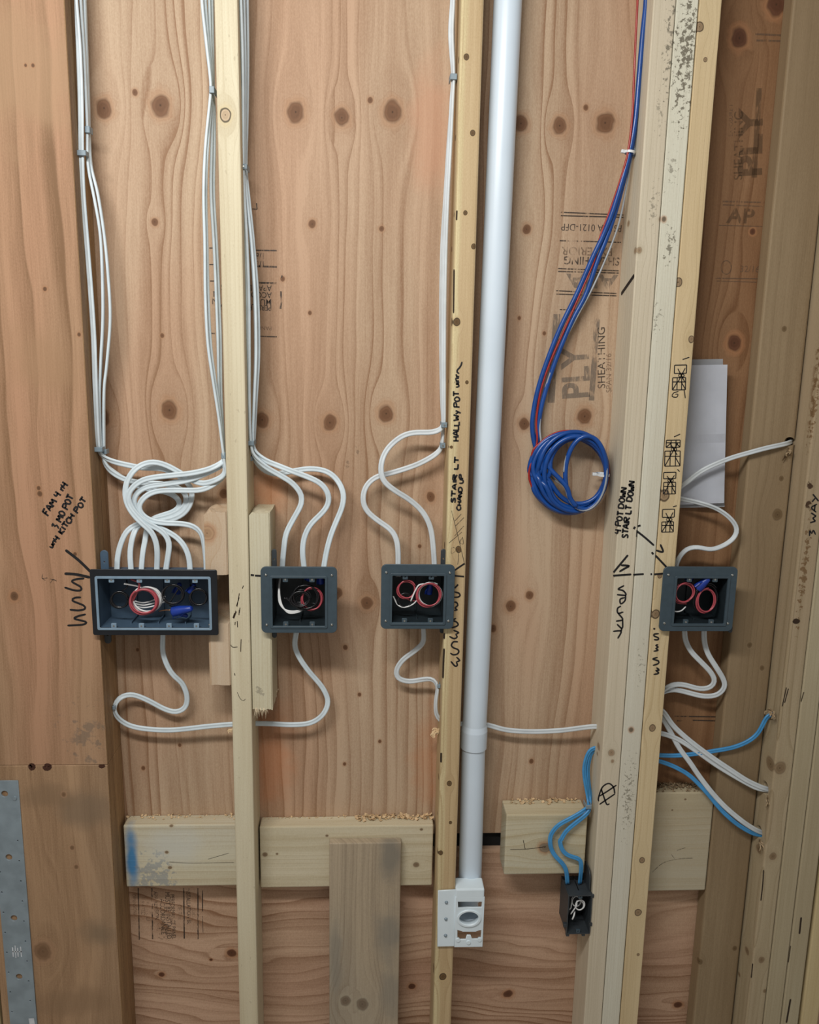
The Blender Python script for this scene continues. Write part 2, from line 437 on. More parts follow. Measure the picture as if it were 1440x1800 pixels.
BIG = 13
kn_up = [(183, 190, 12), (282, 185, 14), (237, 162, 4), (272, 390, 5), (520, 197, 13), (601, 207, 11), (690, 197, 14), (651, 176, 4), (549, 394, 5.5), (671, 402, 4),
         (545, 550, 3), (285, 590, 3), (497, 490, 3.5), (180, 735, 12), (298, 721, 13.5), (461, 738, 11), (580, 743, 11), (679, 727, 12), (394, 868, 7), (757, 873, 7),
         (738, 960, 3), (594, 1042, 8), (645, 1060, 10), (607, 1138, 4), (592, 1050, 4), (916, 217, 11), (984, 221, 11), (1064, 216, 14), (1030, 189, 4), (926, 403, 6.5),
         (913, 559, 3), (957, 586, 3), (1028, 732, 12), (922, 745, 9), (898, 1066, 9), (931, 1046, 7), (867, 1105, 6), (242, 1142, 3), (252, 1350, 3.5), (316, 1310, 3), (632, 1221, 3), (668, 1303, 3), (606, 1343, 3), (934, 1338, 4)]
M_UP = wood('sheathing_upper', (0.52, 0.385, 0.265), (0.28, 0.16, 0.09), (0.50, 0.325, 0.215), 'Z', 46, (0.085, 0.026), 0.3,
            [K(a, c, r, YS) for a, c, r in kn_up], YS, 0.85, 2.0, el=2.1, kc=(0.15, 0.072, 0.036), halo=(0.40, 0.225, 0.125),
            spots=[SP(620, 810, 60, 45, (0.13, 0.09, 0.06), 0.5, 60, 0.50, YS), SP(470, 860, 40, 60, (0.56, 0.22, 0.09), 0.45, 0, 0, YS), SP(770, 1330, 60, 130, (0.52, 0.21, 0.09), 0.4, 0, 0, YS), SP(480, 1330, 50, 120, (0.55, 0.2, 0.08), 0.45, 0, 0, YS), SP(760, 230, 45, 130, (0.55, 0.28, 0.17), 0.5, 0, 0, YS)])
kn_lo = [(407, 1675, 8), (284, 1713, 5), (371, 1687, 3), (724, 1734, 6), (893, 1747, 8), (1083, 1620, 4), (1192, 1766, 7)]
M_LO = wood('sheathing_lower', (0.58, 0.395, 0.27), (0.27, 0.145, 0.08), (0.57, 0.36, 0.25), 'X', 42, (0.30, 0.10), 0.3,
            [K(a, c, r, YS) for a, c, r in kn_lo], YS, 0.85, 9.0, el=2.4, kc=(0.10, 0.04, 0.02),
            spots=[SP(288, 1634, 22, 30, (0.04, 0.025, 0.015), 0.7, 120, 0.42, YS)])
M_RECESS_SHADED = wood('sheathing_recess_shaded', (0.31, 0.175, 0.09), (0.17, 0.08, 0.035), (0.265, 0.14, 0.068), 'Z', 50, (0.05, 0.014), 0.3,
            [K(a, c, r, YS) for a, c, r in [(1300, 67, 13), (1291, 603, 12), (1323, 407, 5), (1365, 8, 14)]], YS, 0.7, 5.0, el=2.0, kc=(0.10, 0.04, 0.02))  # darker sheathing copy: the shade of this bay is painted into the colour
M_LVL = wood('laminated_face', (0.39, 0.245, 0.145), (0.20, 0.11, 0.055), (0.43, 0.24, 0.145), 'Z', 17, (0.16, 0.05), 0.4,
            [K(a, c, r) for a, c, r in [(70, 868, 4), (68, 858, 3), (132, 974, 3), (25, 1048, 7), (58, 115, 2.5), (79, 508, 3), (139, 588, 3), (45, 115, 2)]], 0, 0.85, 3.0, el=2.6, fine=0.5, halo=(0.36, 0.18, 0.09), kc=(0.12, 0.06, 0.03),
            spots=[SP(40, 120, 150, 130, (0.36, 0.23, 0.13), 0.6, 0), SP(150, 1290, 60, 90, (0.13, 0.11, 0.09), 0.5, 40, 0.42), SP(80, 640, 70, 80, (0.33, 0.2, 0.11), 0.5, 0)])
M_LVL2 = wood('laminated_face_lower', (0.41, 0.26, 0.15), (0.20, 0.115, 0.06), (0.36, 0.24, 0.145), 'Z', 15, (0.17, 0.06), 0.4,
            [K(a, c, r) for a, c, r in [(75, 1672, 16), (112, 1397, 4), (127, 1490, 4), (134, 1524, 4)]], 0, 0.8, 6.5, el=1.6, fine=0.5, halo=(0.36, 0.21, 0.12), kc=(0.17, 0.095, 0.05), kedge=(0.14, 0.08, 0.045),
            spots=[SP(150, 1420, 70, 50, (0.20, 0.14, 0.09), 0.7, 0), SP(85, 1400, 55, 30, (0.22, 0.14, 0.08), 0.6, 0), SP(175, 1640, 40, 40, (0.19, 0.135, 0.085), 0.7, 0), SP(130, 1760, 90, 40, (0.24, 0.15, 0.085), 0.6, 0)])
M_LVLS = wood('laminated_edge', (0.37, 0.23, 0.12), (0.14, 0.075, 0.035), (0.42, 0.27, 0.14), 'Z', 150, (0.004, 0.002), 1.0, (), 0, 1.0, 4.0, fine=0.8)
PALE = (0.68, 0.57, 0.35); PALE2 = (0.54, 0.41, 0.22)
M_S2 = wood('stud_pale', (0.66, 0.60, 0.44), (0.48, 0.40, 0.26), (0.62, 0.55, 0.39), 'Z', 110, (0.02, 0.004), 0.7, [K(396, 202, 8.5)], 0, 0.5, 12.0, kc=(0.42, 0.31, 0.20), kedge=(0.02, 0.012, 0.006), halo=(0.62, 0.50, 0.29),
            spots=[SP(418, 1090, 12, 60, (0.10, 0.06, 0.03), 0.8, 260, 0.60)], specks=0.25, kring=0.85)
M_S3 = wood('stud_tan', (0.55, 0.41, 0.235), (0.39, 0.265, 0.135), (0.58, 0.445, 0.265), 'Z', 90, (0.02, 0.005), 0.7,
            [K(a, c, r) for a, c, r in [(820, 100, 4), (831, 234, 4), (833, 433, 3.5), (803, 566, 5), (821, 672, 2.5), (806, 966, 5), (790, 1377, 4.5), (792, 1446, 3), (775, 1499, 4), (779, 1717, 6), (794, 786, 2), (818, 374, 3)]],
            0, 0.55, 15.0, kc=(0.12, 0.07, 0.03), kedge=(0.025, 0.014, 0.008), halo=(0.55, 0.40, 0.21), split=(X3a + 0.011, (0.66, 0.56, 0.33)), kring=0.85)
MOLD = (0.17, 0.15, 0.11)
M_A = wood('stud_grey', (0.65, 0.59, 0.46), (0.50, 0.43, 0.31), (0.64, 0.56, 0.43), 'Z', 130, (0.015, 0.004), 0.7, [K(1124, 440, 4.5), K(1075, 1323, 6), K(1077, 1338, 3), K(1163, 385, 4)], 0, 0.5, 18.0,
            kc=(0.3, 0.21, 0.13), kedge=(0.04, 0.03, 0.02), halo=(0.5, 0.42, 0.30), spots=[SP(1180, 80, 22, 150, MOLD, 0.85, 120, 0.44), SP(1160, 200, 16, 60, MOLD, 0.5, 130, 0.47), SP(1150, 360, 12, 60, MOLD, 0.6, 130, 0.43)])
M_B = wood('stud_white', (0.68, 0.66, 0.54), (0.55, 0.51, 0.40), (0.65, 0.62, 0.52), 'Z', 140, (0.012, 0.003), 0.7, [K(1168, 385, 3.5), K(1110, 1283, 4)], 0, 0.45, 22.0, kc=(0.16, 0.12, 0.08),
            spots=[SP(1207, 90, 28, 160, MOLD, 0.95, 120, 0.40), SP(1180, 300, 16, 60, MOLD, 0.6, 130, 0.47), SP(1178, 430, 16, 50, MOLD, 0.8, 130, 0.43), SP(1155, 560, 18, 50, MOLD, 0.6, 130, 0.47), SP(1105, 1400, 22, 130, MOLD, 0.7, 150, 0.44), SP(1125, 1170, 18, 80, MOLD, 0.5, 130, 0.47)])
M_C = wood('stud_yellow', (0.66, 0.53, 0.325), (0.50, 0.375, 0.205), (0.64, 0.495, 0.295), 'Z', 120, (0.012, 0.003), 0.7,
            [K(a, c, r) for a, c, r in [(1240, 105, 3), (1193, 496, 6), (1216, 596, 5), (1168, 871, 8.5), (1153, 1079, 7), (1147, 1280, 6), (1129, 1512, 5), (1122, 1604, 6.5), (1122, 1678, 2.5), (1160, 1012, 4), (1230, 47, 6)]], 0, 0.4, 27.0, kc=(0.26, 0.175, 0.10), kedge=(0.04, 0.022, 0.012), halo=(0.60, 0.46, 0.27), kring=0.85)
M_D = wood('backing_stud_shaded', (0.34, 0.255, 0.155), (0.21, 0.145, 0.08), (0.285, 0.205, 0.12), 'Z', 70, (0.03, 0.008), 0.7,
            [K(a, c, r, 0.051) for a, c, r in [(1379, 578, 4), (1374, 841, 4), (1367, 905, 9), (1318, 1134, 4), (1340, 1174, 4), (1292, 1667, 4.5), (1231, 1691, 5)]], 0.051, 0.5, 31.0, kc=(0.14, 0.09, 0.045), halo=(0.28, 0.20, 0.115))  # timber colour darkened to carry the shade at the right side
M_E = wood('partition_stud_shaded', (0.44, 0.36, 0.235), (0.28, 0.21, 0.12), (0.41, 0.315, 0.205), 'Z', 75, (0.03, 0.008), 0.7,
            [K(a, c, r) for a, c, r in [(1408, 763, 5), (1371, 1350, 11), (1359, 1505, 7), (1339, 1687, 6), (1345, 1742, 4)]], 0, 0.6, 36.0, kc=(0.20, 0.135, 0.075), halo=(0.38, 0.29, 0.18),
            spots=[SP(1431, 690, 12, 130, (0.17, 0.095, 0.04), 0.9, 90, 0.34), SP(1414, 1000, 9, 150, (0.17, 0.095, 0.04), 0.85, 110, 0.38), SP(1422, 888, 7, 9, (0.05, 0.022, 0.01), 0.95, 90, 0.28), SP(1425, 852, 7, 9, (0.05, 0.022, 0.01), 0.95, 90, 0.28), SP(1400, 1092, 8, 6, (0.03, 0.015, 0.008), 0.97, 60, 0.18)])  # base colours lowered too, right-side shade is part of the timber colour
M_F = wood('partition_stud_pale_shaded', (0.48, 0.425, 0.29), (0.33, 0.265, 0.16), (0.44, 0.37, 0.245), 'Z', 90, (0.02, 0.006), 0.7, (), 0, 0.55, 41.0)  # pale timber, toned down in colour to imitate the shade here
M_G = wood('partition_stud_yellow', (0.60, 0.49, 0.28), (0.46, 0.34, 0.17), None, 'Z', 90, (0.02, 0.006), 0.7, (), 0, 0.55, 44.0)
BLK1 = (0.60, 0.55, 0.40)
M_BL1 = wood('blocking_blue', BLK1, (0.45, 0.37, 0.24), (0.60, 0.57, 0.46), 'X', 70, (0.02, 0.006), 0.7, [K(293, 1498, 3, 0.051), K(299, 1525, 3, 0.051), K(303, 1447, 3, 0.06)], 0.051, 0.45, 47.0,
            spots=[SP(232, 1510, 14, 75, (0.04, 0.20, 0.42), 0.95, 0, 0, 0.051), SP(268, 1545, 55, 75, (0.22, 0.25, 0.28), 0.6, 70, 0.36, 0.051), SP(300, 1490, 60, 50, (0.56, 0.58, 0.55), 0.5, 0, 0, 0.051)], kc=(0.20, 0.14, 0.085), halo=(0.50, 0.42, 0.28))
M_BL2 = wood('blocking_pale', (0.60, 0.54, 0.39), (0.45, 0.37, 0.23), (0.64, 0.57, 0.42), 'X', 60, (0.03, 0.01), 0.7, [K(a, c, r, 0.051) for a, c, r in [(466, 1502, 4), (732, 1520, 5), (741, 1458, 2.5), (575, 1469, 2.5), (487, 1501, 2)]], 0.051, 0.4, 51.0, kc=(0.20, 0.14, 0.085), halo=(0.50, 0.42, 0.28))
M_BL3 = wood('blocking_tan', (0.57, 0.51, 0.36), (0.43, 0.35, 0.21), (0.55, 0.52, 0.40), 'X', 60, (0.03, 0.01), 0.7, [K(958, 1490, 9, 0.03)], 0.03, 0.5, 54.0, kc=(0.2, 0.15, 0.1))
M_BL4 = wood('blocking_grey', (0.50, 0.43, 0.29), (0.40, 0.32, 0.20), (0.47, 0.42, 0.31), 'X', 60, (0.03, 0.01), 0.7, [K(1205, 1405, 2, 0.051), K(1182, 1424, 1.6, 0.051)], 0.051, 0.35, 57.0, kc=(0.20, 0.14, 0.085), halo=(0.50, 0.42, 0.28))
M_BRD = wood('weathered_board', (0.44, 0.355, 0.25), (0.28, 0.22, 0.155), (0.36, 0.315, 0.245), 'Z', 95, (0.03, 0.01), 0.7, [K(608, 1760, 10, 0.03), K(638, 1766, 11, 0.03)], 0.03, 0.6, 61.0, kc=(0.17, 0.125, 0.085), kedge=(0.10, 0.08, 0.055), halo=(0.40, 0.34, 0.25),
            spots=[SP(685, 1500, 30, 75, (0.19, 0.175, 0.145), 0.75, 0, 0, 0.03), SP(685, 1640, 34, 70, (0.21, 0.195, 0.165), 0.7, 0, 0, 0.03), SP(690, 1745, 30, 70, (0.23, 0.21, 0.175), 0.6, 0, 0, 0.03), SP(590, 1690, 14, 120, (0.24, 0.215, 0.175), 0.6, 0, 0, 0.03)], fine=0.7)
M_SCAB = wood('offcut_pink', (0.60, 0.46, 0.31), (0.44, 0.29, 0.17), (0.57, 0.46, 0.34), 'Z', 130, (0.02, 0.005), 0.7, [K(366, 938, 11)], 0, 0.6, 65.0, kc=(0.34, 0.21, 0.12), kedge=(0.16, 0.09, 0.05))
M_SCAB2 = wood('offcut_green', (0.60, 0.55, 0.39), (0.45, 0.38, 0.24), (0.58, 0.54, 0.41), 'Z', 170, (0.012, 0.003), 0.7, (), 0, 0.7, 69.0, spots=[SP(455, 1217, 12, 16, (0.25, 0.22, 0.17), 0.6, 120, 0.38)])
M_CHIP = plain('shavings', (0.72, 0.52, 0.30), 0.7, 0, 0.15, 200)
M_FIBRE = plain('splintered_fibre', (0.70, 0.58, 0.40), 0.7, 0, 0.12, 200)
M_DARKHOLE = plain('burnt_hole', (0.03, 0.018, 0.01), 0.9)
M_CABLE = plain('white_cable', (0.64, 0.73, 0.78), 0.42, 0, 0.05, 40, 0.4)
M_CABLEG = plain('grey_white_cable', (0.62, 0.67, 0.70), 0.45, 0, 0.05, 40, 0.4)
M_BLUEC = plain('light_blue_cable', (0.06, 0.30, 0.62), 0.38, 0, 0.08, 60)
M_NAVY = plain('dark_blue_cable', (0.006, 0.065, 0.30), 0.30, 0, 0.1, 60)
M_RED = plain('red_cable', (0.35, 0.018, 0.012), 0.35, 0, 0.1, 60)
M_CLEAR = plain('grey_cable', (0.34, 0.36, 0.38), 0.3, 0, 0.08, 60)
M_PVC = plain('white_pvc', (0.66, 0.76, 0.86), 0.33, 0, 0.02, 12, 0.45)
M_PVC2 = plain('white_moulded', (0.74, 0.84, 0.90), 0.38, 0, 0.02, 30)
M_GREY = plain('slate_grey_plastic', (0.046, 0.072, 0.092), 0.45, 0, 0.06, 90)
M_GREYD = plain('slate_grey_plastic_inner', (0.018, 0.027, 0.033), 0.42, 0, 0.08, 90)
M_BLACK = plain('black_plastic', (0.010, 0.012, 0.016), 0.35, 0, 0.1, 60)
M_STEELR = plain('blue_grey_rim', (0.20, 0.29, 0.38), 0.42, 0, 0.06, 60)
M_STEELB = plain('blue_grey_plastic', (0.062, 0.105, 0.16), 0.42, 0, 0.06, 60)
M_DKBOX = plain('charcoal_plastic', (0.040, 0.048, 0.055), 0.48, 0, 0.08, 60)
M_SCREW = plain('bright_screw', (0.62, 0.63, 0.60), 0.25, 1.0, 0.1, 200)
M_GALV = plain('galvanised_steel', (0.30, 0.37, 0.42), 0.45, 0.35, 0.10, 30)
M_CLIP = plain('grey_staple', (0.22, 0.29, 0.34), 0.45, 0, 0.08, 90)
M_TIE = plain('white_tie', (0.75, 0.78, 0.80), 0.4)
M_WBLK = plain('black_wire', (0.010, 0.010, 0.012), 0.25, 0, 0.05, 50, 0.6)
M_WRED = plain('red_wire', (0.42, 0.07, 0.09), 0.28, 0, 0.05, 50, 0.6)
M_WWHT = plain('white_wire', (0.75, 0.76, 0.76), 0.35, 0, 0.04, 50)
M_WCU = plain('copper_wire', (0.55, 0.27, 0.14), 0.3, 0.9, 0.1, 50)
M_NUT = plain('blue_wire_connector', (0.010, 0.04, 0.30), 0.38, 0, 0.08, 60)
M_PAPER = plain('paper', (0.80, 0.83, 0.90), 0.55, 0, 0.03, 20)
M_PLASTIC = plain('sleeve_plastic', (0.55, 0.57, 0.60), 0.15, 0, 0.04, 20)
M_FELT = plain('black_paper', (0.008, 0.008, 0.008), 0.9)
M_FLOOR = plain('concrete', (0.42, 0.39, 0.35), 0.8, 0, 0.12, 8)

# ------------------------------------------------------------------ the setting
fl = link('floor', box_me('floor', (-2.2, -3.2, -0.1), (2.2, 0.3, 0.0)), M_FLOOR); tag(fl, 'grey concrete floor below the framed wall', 'floor', None, 'structure')
wall = link('wall_back', box_me('building_paper', (-1.7, YS + 0.0125, 0.0), (1.7, YS + 0.016, ZT)), M_FELT)
tag(wall, 'plywood sheathed back of the stud wall', 'wall', None, 'structure')
ZG1 = P(865, 1464, YS).z; ZG0 = P(865, 1492, YS).z
XRM = (XA0 + XC1) / 2
up = link('sheathing_panel', box_me('sheathing_panel', (-1.7, YS, ZG1), (XRM - 0.0005, YS + 0.012, ZT)), M_UP, wall)
lo = link('sheathing_panel', box_me('sheathing_panel', (-1.7, YS, 0.0), (1.7, YS + 0.012, ZG0)), M_LO, wall)
rc = link('sheathing_panel', box_me('sheathing_panel', (XRM + 0.0005, YS, ZG0 + 0.002), (1.7, YS + 0.012, ZT)), M_RECESS_SHADED, wall)
up['label'] = 'upper sheathing panel with upright grain and rows of knots'
lo['label'] = 'lower sheathing panel with sideways grain'
rc['label'] = 'sheathing panel right of the triple stud with shade painted into its colour'

def stud(name, label, x0, x1, y0, y1, z0, z1, mat, bev=0.0025, cat='stud', group='wall studs'):
    o = link(name, box_me(name, (x0, y0, z0), (x1, y1, z1), bev), mat)
    return tag(o, label, cat, group)
# laminated post
lvl = thing('laminated_post', 'wide orange laminated veneer post with handwriting, at the left side', 'post', (XL - 0.12, YS / 2, 0))
ZJ = P(90, 1345).z
def lvl_part(z0, z1, mt, nm):
    me = box_me(nm, (XL - 0.241, 0.0, z0), (XL, YS, z1), 0.0012, 1)
    o = link(nm, me, [mt, M_LVLS], lvl)
    for p in me.polygons:
        if abs(p.normal.x) > 0.7: p.material_index = 1
    return o
o = lvl_part(ZJ, ZT, M_LVL, 'upper_veneer'); o['label'] = 'orange upper veneer length'
o = lvl_part(0.0, ZJ - 0.0006, M_LVL2, 'lower_veneer'); o['label'] = 'dull brown lower veneer length'
strokes(lvl, [[(310, 145), (330, 190), (355, 170), (345, 150), (310, 147)], [(460, 158), (480, 190), (515, 185), (525, 155), (470, 150)], [(1045, 150), (1070, 165), (1105, 150)]], -0.0004, 0.006, plain('glue', (0.06, 0.02, 0.01), 0.4), (0, 1320), 6.0, 'glue_squeeze')
stud('wall_stud', 'pale stud just showing at the lower left corner behind the steel strap', XL - 0.283, XL - 0.245, -0.002, YS, 0, ZT, M_G)
S2 = stud('wall_stud', 'pale yellow stud with one dark ringed knot, between the black box and its grey neighbour', X2a, X2b, 0, YS, 0, ZT, M_S2, 0.003)
S3 = stud('wall_stud', 'tan two-toned stud with black handwriting beside the white pipe', X3a, X3b, 0, YS, 0, ZT, M_S3, 0.004)
SA = stud('wall_stud', 'greyish stud of the triple pack, nearest the blue coil', XA0, XA0 + WP - 0.0006, 0, YS, 0, ZT, M_A, 0.0022)
SB = stud('wall_stud', 'whitish mould-stained middle stud of the triple pack', XA0 + WP + 0.0006, XA0 + 2 * WP - 0.0008, 0.0005, YS, 0, ZT, M_B, 0.0018)
SC = stud('wall_stud', 'yellow stud of the triple pack with crate doodles on it', XA0 + 2 * WP + 0.0008, XC1, 0, YS, 0, ZT, M_C, 0.0018)
# backing stud turned flat and the partition studs, with drilled holes
XE0 = XD1 + 0.003
zh = [P(1388, 779, 0.049).z, P(1346, 1258, 0.03).z, P(1344, 1386, 0.026).z, P(1333, 1464, 0.028).z]
def drilled(x0, x1, y0, y1, holes, bev):
    me = box_me('s', (x0, y0, 0), (x1, y1, ZT), bev)
    bm = bmesh.new()
    for y, z, r in holes: bm_cyl(bm, (x0 - 0.02, y, z), (x1 + 0.02, y + 0.004, z - 0.004), r, n=18)
    bmesh.ops.recalc_face_normals(bm, faces=bm.faces)
    return boolean(me, mesh_bm('c', bm))
hp = P(1388, 776, 0.051)
bm = bmesh.new(); bm_cyl(bm, hp + Vector((-.02, -.028, 0)), hp + Vector((.025, .035, 0)), .0085, n=20); bmesh.ops.recalc_face_normals(bm, faces=bm.faces)
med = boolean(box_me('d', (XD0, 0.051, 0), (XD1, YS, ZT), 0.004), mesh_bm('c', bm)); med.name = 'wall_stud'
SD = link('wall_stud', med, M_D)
tag(SD, 'wide brown backing stud laid flat beside the hung paper', 'stud', 'wall studs')
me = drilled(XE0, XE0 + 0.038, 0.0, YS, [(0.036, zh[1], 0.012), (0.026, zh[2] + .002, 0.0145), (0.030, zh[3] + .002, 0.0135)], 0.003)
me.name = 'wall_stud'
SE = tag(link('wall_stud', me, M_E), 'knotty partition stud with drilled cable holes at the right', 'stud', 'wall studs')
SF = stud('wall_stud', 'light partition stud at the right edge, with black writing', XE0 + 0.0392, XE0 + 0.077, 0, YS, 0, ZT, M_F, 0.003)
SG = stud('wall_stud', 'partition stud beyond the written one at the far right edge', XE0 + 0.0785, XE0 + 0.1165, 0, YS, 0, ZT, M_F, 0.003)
SH = stud('wall_stud', 'yellow stud across a dark gap in the lower right corner', XE0 + 0.1225, XE0 + 0.1605, 0, YS, 0, ZT, M_G, 0.003)

# ------------------------------------------------------------------ blocking and offcuts
def block(name, label, x0, x1, y0, y1, z0, z1, mat, cat='block', bev=0.003, group=None):
    o = link(name, box_me(name, (x0, y0, z0), (x1, y1, z1), bev), mat); return tag(o, label, cat, group)
YB = 0.051
zt1, zb1 = P(330, 1450, YB).z, P(330, 1558, YB).z
B1 = block('blocking', 'short blocking with a blue painted end, beside the laminated post', P(219, 1500, YB).x, X2a - 0.0005, YB, YS - 0.0003, zb1, zt1, M_BL1, group='blocking between studs')
zt2, zb2 = P(600, 1452, YB).z, P(600, 1559, YB).z
B2 = block('blocking', 'pale blocking behind the upright grey board', P(457, 1500, YB).x, P(761, 1500, YB).x, YB, YS - 0.0003, zb2, zt2, M_BL2, group='blocking between studs')
Y3 = 0.030
B3 = block('blocking', 'thick blocking next to the dark gap, behind the light blue cables', P(888, 1490, Y3).x, P(1030, 1490, Y3).x, Y3, YS - 0.0003, P(950, 1537, Y3).z, P(950, 1432, Y3).z, M_BL3, group='blocking between studs')
B4 = block('blocking', 'grey blocking between the triple stud and the flat backing stud', XC1 + 0.0005, XD0 - 0.002, YB, YS - 0.0003, P(1200, 1566, YB).z, P(1200, 1393, YB).z, M_BL4, group='blocking between studs')
BRD = block('board', 'weathered grey board standing upright against the pale blocking', P(579, 1600, 0.0315).x, P(703.5, 1600, 0.0315).x, 0.0315, YB - 0.0003, 0.0, P(640, 1482, 0.0315).z, M_BRD, 'board', 0.002)
# offcuts nailed to both sides of the second stud
def offcut(name, label, x0, x1, y0, z0, z1, mat, rough_bottom=0.0, rough_top=0.0, y1=None):
    bm = bmesh.new(); n = 7; m_ = 5; y1 = y1 or YS - 0.0003
    vt, vb = [], []
    for j in range(m_):
        for i in range(n):
            x = x0 + (x1 - x0) * i / (n - 1); y = y0 + (y1 - y0) * j / (m_ - 1)
            vb.append(bm.verts.new((x, y, z0 + random.uniform(-1, 1) * rough_bottom)))
            vt.append(bm.verts.new((x, y, z1 + random.uniform(-1, 1) * rough_top - (0.004 if (i == 0 and rough_top) else 0))))
    ix = lambda i, j: j * n + i
    for j in range(m_ - 1):
        for i in range(n - 1):
            bm.faces.new((vt[ix(i, j)], vt[ix(i + 1, j)], vt[ix(i + 1, j + 1)], vt[ix(i, j + 1)]))
            bm.faces.new((vb[ix(i, j + 1)], vb[ix(i + 1, j + 1)], vb[ix(i + 1, j)], vb[ix(i, j)]))
    for i in range(n - 1):
        bm.faces.new((vb[ix(i, 0)], vb[ix(i + 1, 0)], vt[ix(i + 1, 0)], vt[ix(i, 0)]))
        bm.faces.new((vt[ix(i, m_ - 1)], vt[ix(i + 1, m_ - 1)], vb[ix(i + 1, m_ - 1)], vb[ix(i, m_ - 1)]))
    for j in range(m_ - 1):
        bm.faces.new((vb[ix(0, j + 1)], vb[ix(0, j)], vt[ix(0, j)], vt[ix(0, j + 1)]))
        bm.faces.new((vb[ix(n - 1, j)], vb[ix(n - 1, j + 1)], vt[ix(n - 1, j + 1)], vt[ix(n - 1, j)]))
    es = [e for e in bm.edges if abs((e.verts[0].co - e.verts[1].co).normalized().z) > 0.9]
    bmesh.ops.bevel(bm, geom=es, offset=0.002, segments=2, affect='EDGES')
    return tag(link(name, mesh_bm(name, bm), mat), label, 'offcut', 'offcuts beside the pale stud')
OC1 = offcut('lumber_offcut', 'pinkish offcut with an oval knot above the right end of the black box', X2a - 0.043, X2a - 0.0012, 0.004, P(380, 1010, 0.004).z, P(380, 900, 0.004).z, M_SCAB, 0.001, 0.0025)
OC2 = offcut('lumber_offcut', 'pinkish offcut below the right end of the black box', X2a - 0.041, X2a - 0.0012, 0.004, P(380, 1204, 0.004).z, P(380, 1096, 0.004).z, M_SCAB, 0.001, 0.001)
OC3 = offcut('lumber_offcut', 'grey-green offcut with a splintered lower end, left of a grey box', X2b + 0.0010, X2b + 0.0395, 0.003, P(455, 1247, 0.003).z, P(455, 902, 0.003).z, M_SCAB2, 0.003, 0.0015)
def splinters(parent, x0, x1, y0, y1, z, n, L, name='splinters'):
    bm = bmesh.new()
    for i in range(n):
        x = random.uniform(x0, x1); y = random.uniform(y0, y1); l = random.uniform(0.3, 1) * L
        a = Vector((x, y, z + 0.003)); e = a + Vector((random.uniform(-.3, .3) * l, random.uniform(-.4, 0) * l, -l))
        bm_cyl(bm, a, e, 0.0011, 0.0003, 5)
    o = link(name, mesh_bm(name, bm), M_FIBRE, parent); o['kind'] = 'stuff'; return o
splinters(OC3, X2b + 0.003, X2b + 0.028, 0.003, 0.012, P(455, 1247, 0.003).z, 34, 0.022)
splinters(OC3, X2b + 0.028, X2b + 0.042, 0.003, 0.085, P(455, 1243, 0.003).z, 26, 0.006)
def chips(name, label, x0, x1, y0, y1, z, n, size, mat=M_CHIP, parent=None):
    bm = bmesh.new()
    for i in range(n):
        c = Vector((random.uniform(x0, x1), y1 - abs(random.gauss(0, (y1 - y0) * 0.45)), z)); c.y = max(c.y, y0)
        s = size * random.uniform(0.4, 1.2); a = random.uniform(0, 6.28); t = random.uniform(0.3, 1.6)
        ux = Vector((math.cos(a), math.sin(a) * 0.6, random.uniform(-.2, .4))).normalized(); uz = Vector((random.uniform(-.5, .5), random.uniform(-.5, .5), 1)).normalized()
        rr = s * 0.5; prev = None
        for k in range(5):
            th = t * (k / 4 - 0.5) * 2
            p = c + ux * (rr * math.sin(th)) + uz * (rr * (1 - math.cos(th)) + rr * 0.35)
            w = ux.cross(uz).normalized() * s * 0.3
            cur = (bm.verts.new(p + w), bm.verts.new(p - w))
            if prev: bm.faces.new((prev[0], cur[0], cur[1], prev[1]))
            prev = cur
    o = link(name, mesh_bm(name, bm), mat, parent); return tag(o, label, 'shavings' if label else None, None, 'stuff')
chips('wood_shavings', 'pale drill shavings lying on the blue-ended blocking', P(225, 1440, 0.08).x, X2a - 0.003, 0.070, 0.087, zt1, 70, 0.006)
chips('wood_shavings', 'curled shavings heaped along the blocking behind the upright board', P(625, 1440, 0.08).x, P(758, 1440, 0.08).x, 0.066, 0.087, zt2, 120, 0.011)
chips('wood_shavings', 'few shavings on the left part of the pale blocking', P(463, 1440, 0.08).x, P(620, 1440, 0.08).x, 0.078, 0.087, zt2, 40, 0.005)
chips('wood_shavings', 'shavings on the blocking under the light blue cables', P(893, 1420, 0.08).x, P(1020, 1420, 0.08).x, 0.068, 0.087, P(950, 1432, Y3).z, 60, 0.009)
chips('sawdust_heap', 'coarse brown sawdust on the grey blocking right of the triple stud', XC1 + 0.004, XD0 - 0.004, 0.054, 0.088, P(1200, 1393, YB).z, 420, 0.006, plain('sawdust', (0.34, 0.24, 0.14), 0.8, 0, 0.25, 300))
M_CHIP2 = plain('dark_shavings', (0.44, 0.32, 0.19), 0.75, 0, 0.2, 200)
def tuft(name, label, px, py, Y, n, L, dirv):
    bm = bmesh.new(); c = P(px, py, Y)
    for i in range(n):
        d = (Vector(dirv) + Vector((random.uniform(-.7, .7), random.uniform(-.5, .5), random.uniform(-.7, .7)))).normalized()
        l = L * random.uniform(.4, 1); w = d.orthogonal().normalized() * 0.0014; prev = None; b0 = c + Vector((random.uniform(-.002, .002), 0, random.uniform(-.003, .003)))
        for k in range(5):
            p = b0 + d * l * k / 4 + Vector((0, 0, -0.3 * l * (k / 4) ** 2)) + d.orthogonal() * math.sin(k * 1.6) * 0.0015
            cur = (bm.verts.new(p + w), bm.verts.new(p - w))
            if prev: bm.faces.new((prev[0], cur[0], cur[1], prev[1]))
            prev = cur
    return tag(link(name, mesh_bm(name, bm), M_CHIP if px < 1200 else M_CHIP2), label, 'shavings', None, 'stuff')
